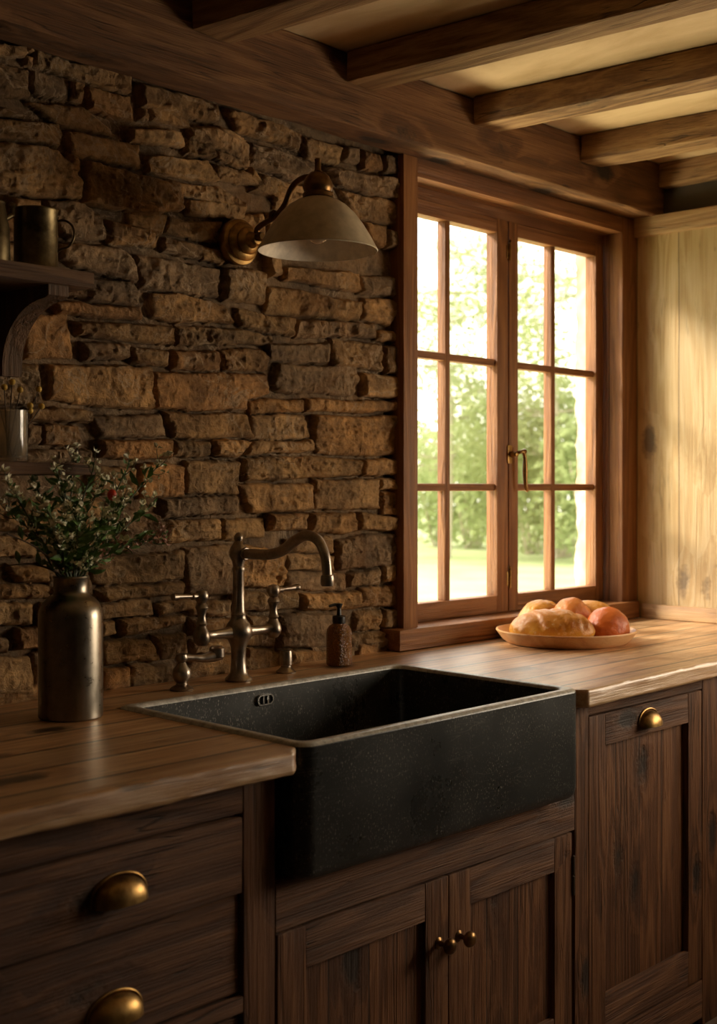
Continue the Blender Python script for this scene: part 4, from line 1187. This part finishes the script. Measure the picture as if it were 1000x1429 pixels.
# ------------------------------------------------------------------ garden
o = B(-30, 70, 2.6, 90, -.5, -.3); lw = struct('ground', o, 'lawn')
rt = random.Random(9)
def foliage(bm, c, r, n, s):
    for _ in range(n):
        d = Vector((rt.gauss(0, 1), rt.gauss(0, 1), rt.gauss(0, 1))).normalized() * (rt.random() ** .45)
        p = Vector(c) + Vector((d.x * r[0], d.y * r[1], d.z * r[2]))
        a = Vector((rt.uniform(-1, 1), rt.uniform(-1, 1), rt.uniform(-1, 1))).normalized(); b = a.orthogonal().normalized()
        w = s * rt.uniform(.6, 1.3)
        bm.faces.new([bm.verts.new(p + q) for q in (-a * w, b * w * .5, a * w, -b * w * .5)])
def tree(u, Y, h, r, n, label):
    base_ = P(u, 700, Y=Y); x = base_.x
    t = thing('tree', label, 'tree', (x, Y, -.3), 'trees in the garden')
    bm = bmesh.new(); tube(bm, smooth_path([(x, Y, -.3), (x + .1, Y, h * .35), (x - .1, Y, h * .7), (x + .1, Y, h)]), [.10, .08, .05, .02], 8)
    tips = []
    for k in range(20):
        z = h * rt.uniform(.22, .95); a = rt.uniform(0, 2 * PI); l = r * rt.uniform(.6, 1.05)
        e = Vector((x + math.cos(a) * l, Y + math.sin(a) * l, z + rt.uniform(.1, 1.0))); m = Vector((x, Y, z)).lerp(e, .5) + Vector((0, 0, -.15))
        tube(bm, smooth_path([(x, Y, z), m, e], 4), [.035, .025, .010], 6); tips.append(e); tips.append(m)
    obj('trunk', bm, 'bark', t)
    bm = bmesh.new()
    for e in tips: foliage(bm, e, (r * .30, r * .30, r * .26), n // len(tips), .07)
    obj('foliage', bm, 'tree_leaves', t, smooth=False)
tree(624, 19, 8, 3.3, 14000, 'loose pale green garden tree seen through the left sash')
tree(771, 17, 8, 3.0, 14000, 'pale green garden tree seen through the right sash')
tree(520, 30, 10, 3.6, 2600, 'distant pale tree at the left edge of the window view')
for i, (u, Y, rx, rz) in enumerate(((560, 26, 2.0, 2.0), (615, 23, 1.5, 1.7), (660, 21.5, 1.5, 2.1), (705, 20, 1.5, 1.7), (745, 18.6, 1.4, 2.0), (785, 17.2, 1.4, 2.3), (830, 15.5, 1.5, 1.9))):
    x = P(u, 700, Y=Y).x
    b = thing('bush', ['bush', 'round bush', 'tall bush', 'wide bush', 'tall rounded bush', 'broad bush', 'low bush'][i] + ' across the lawn ' + ['beyond the left edge of the window', 'seen through the lower left pane', 'seen left of the middle stiles', 'behind the middle stiles of the window', 'seen just right of the middle stiles', 'seen through the lower right pane', 'beyond the right edge of the window'][i], 'bush', (x, Y, -.3), 'bushes across the lawn')
    bm = bmesh.new(); foliage(bm, (x, Y, rz * .8), (rx, 1.2, rz), 2600, .11)
    obj('foliage', bm, 'hedge_leaves', b, smooth=False)
    bm = bmesh.new()
    for k in range(5):
        tube(bm, [(x + (k - 2) * .15, Y, -.3), (x + (k - 2) * .5, Y, rz)], [.05, .02], 6)
    obj('stem', bm, 'bark', b)
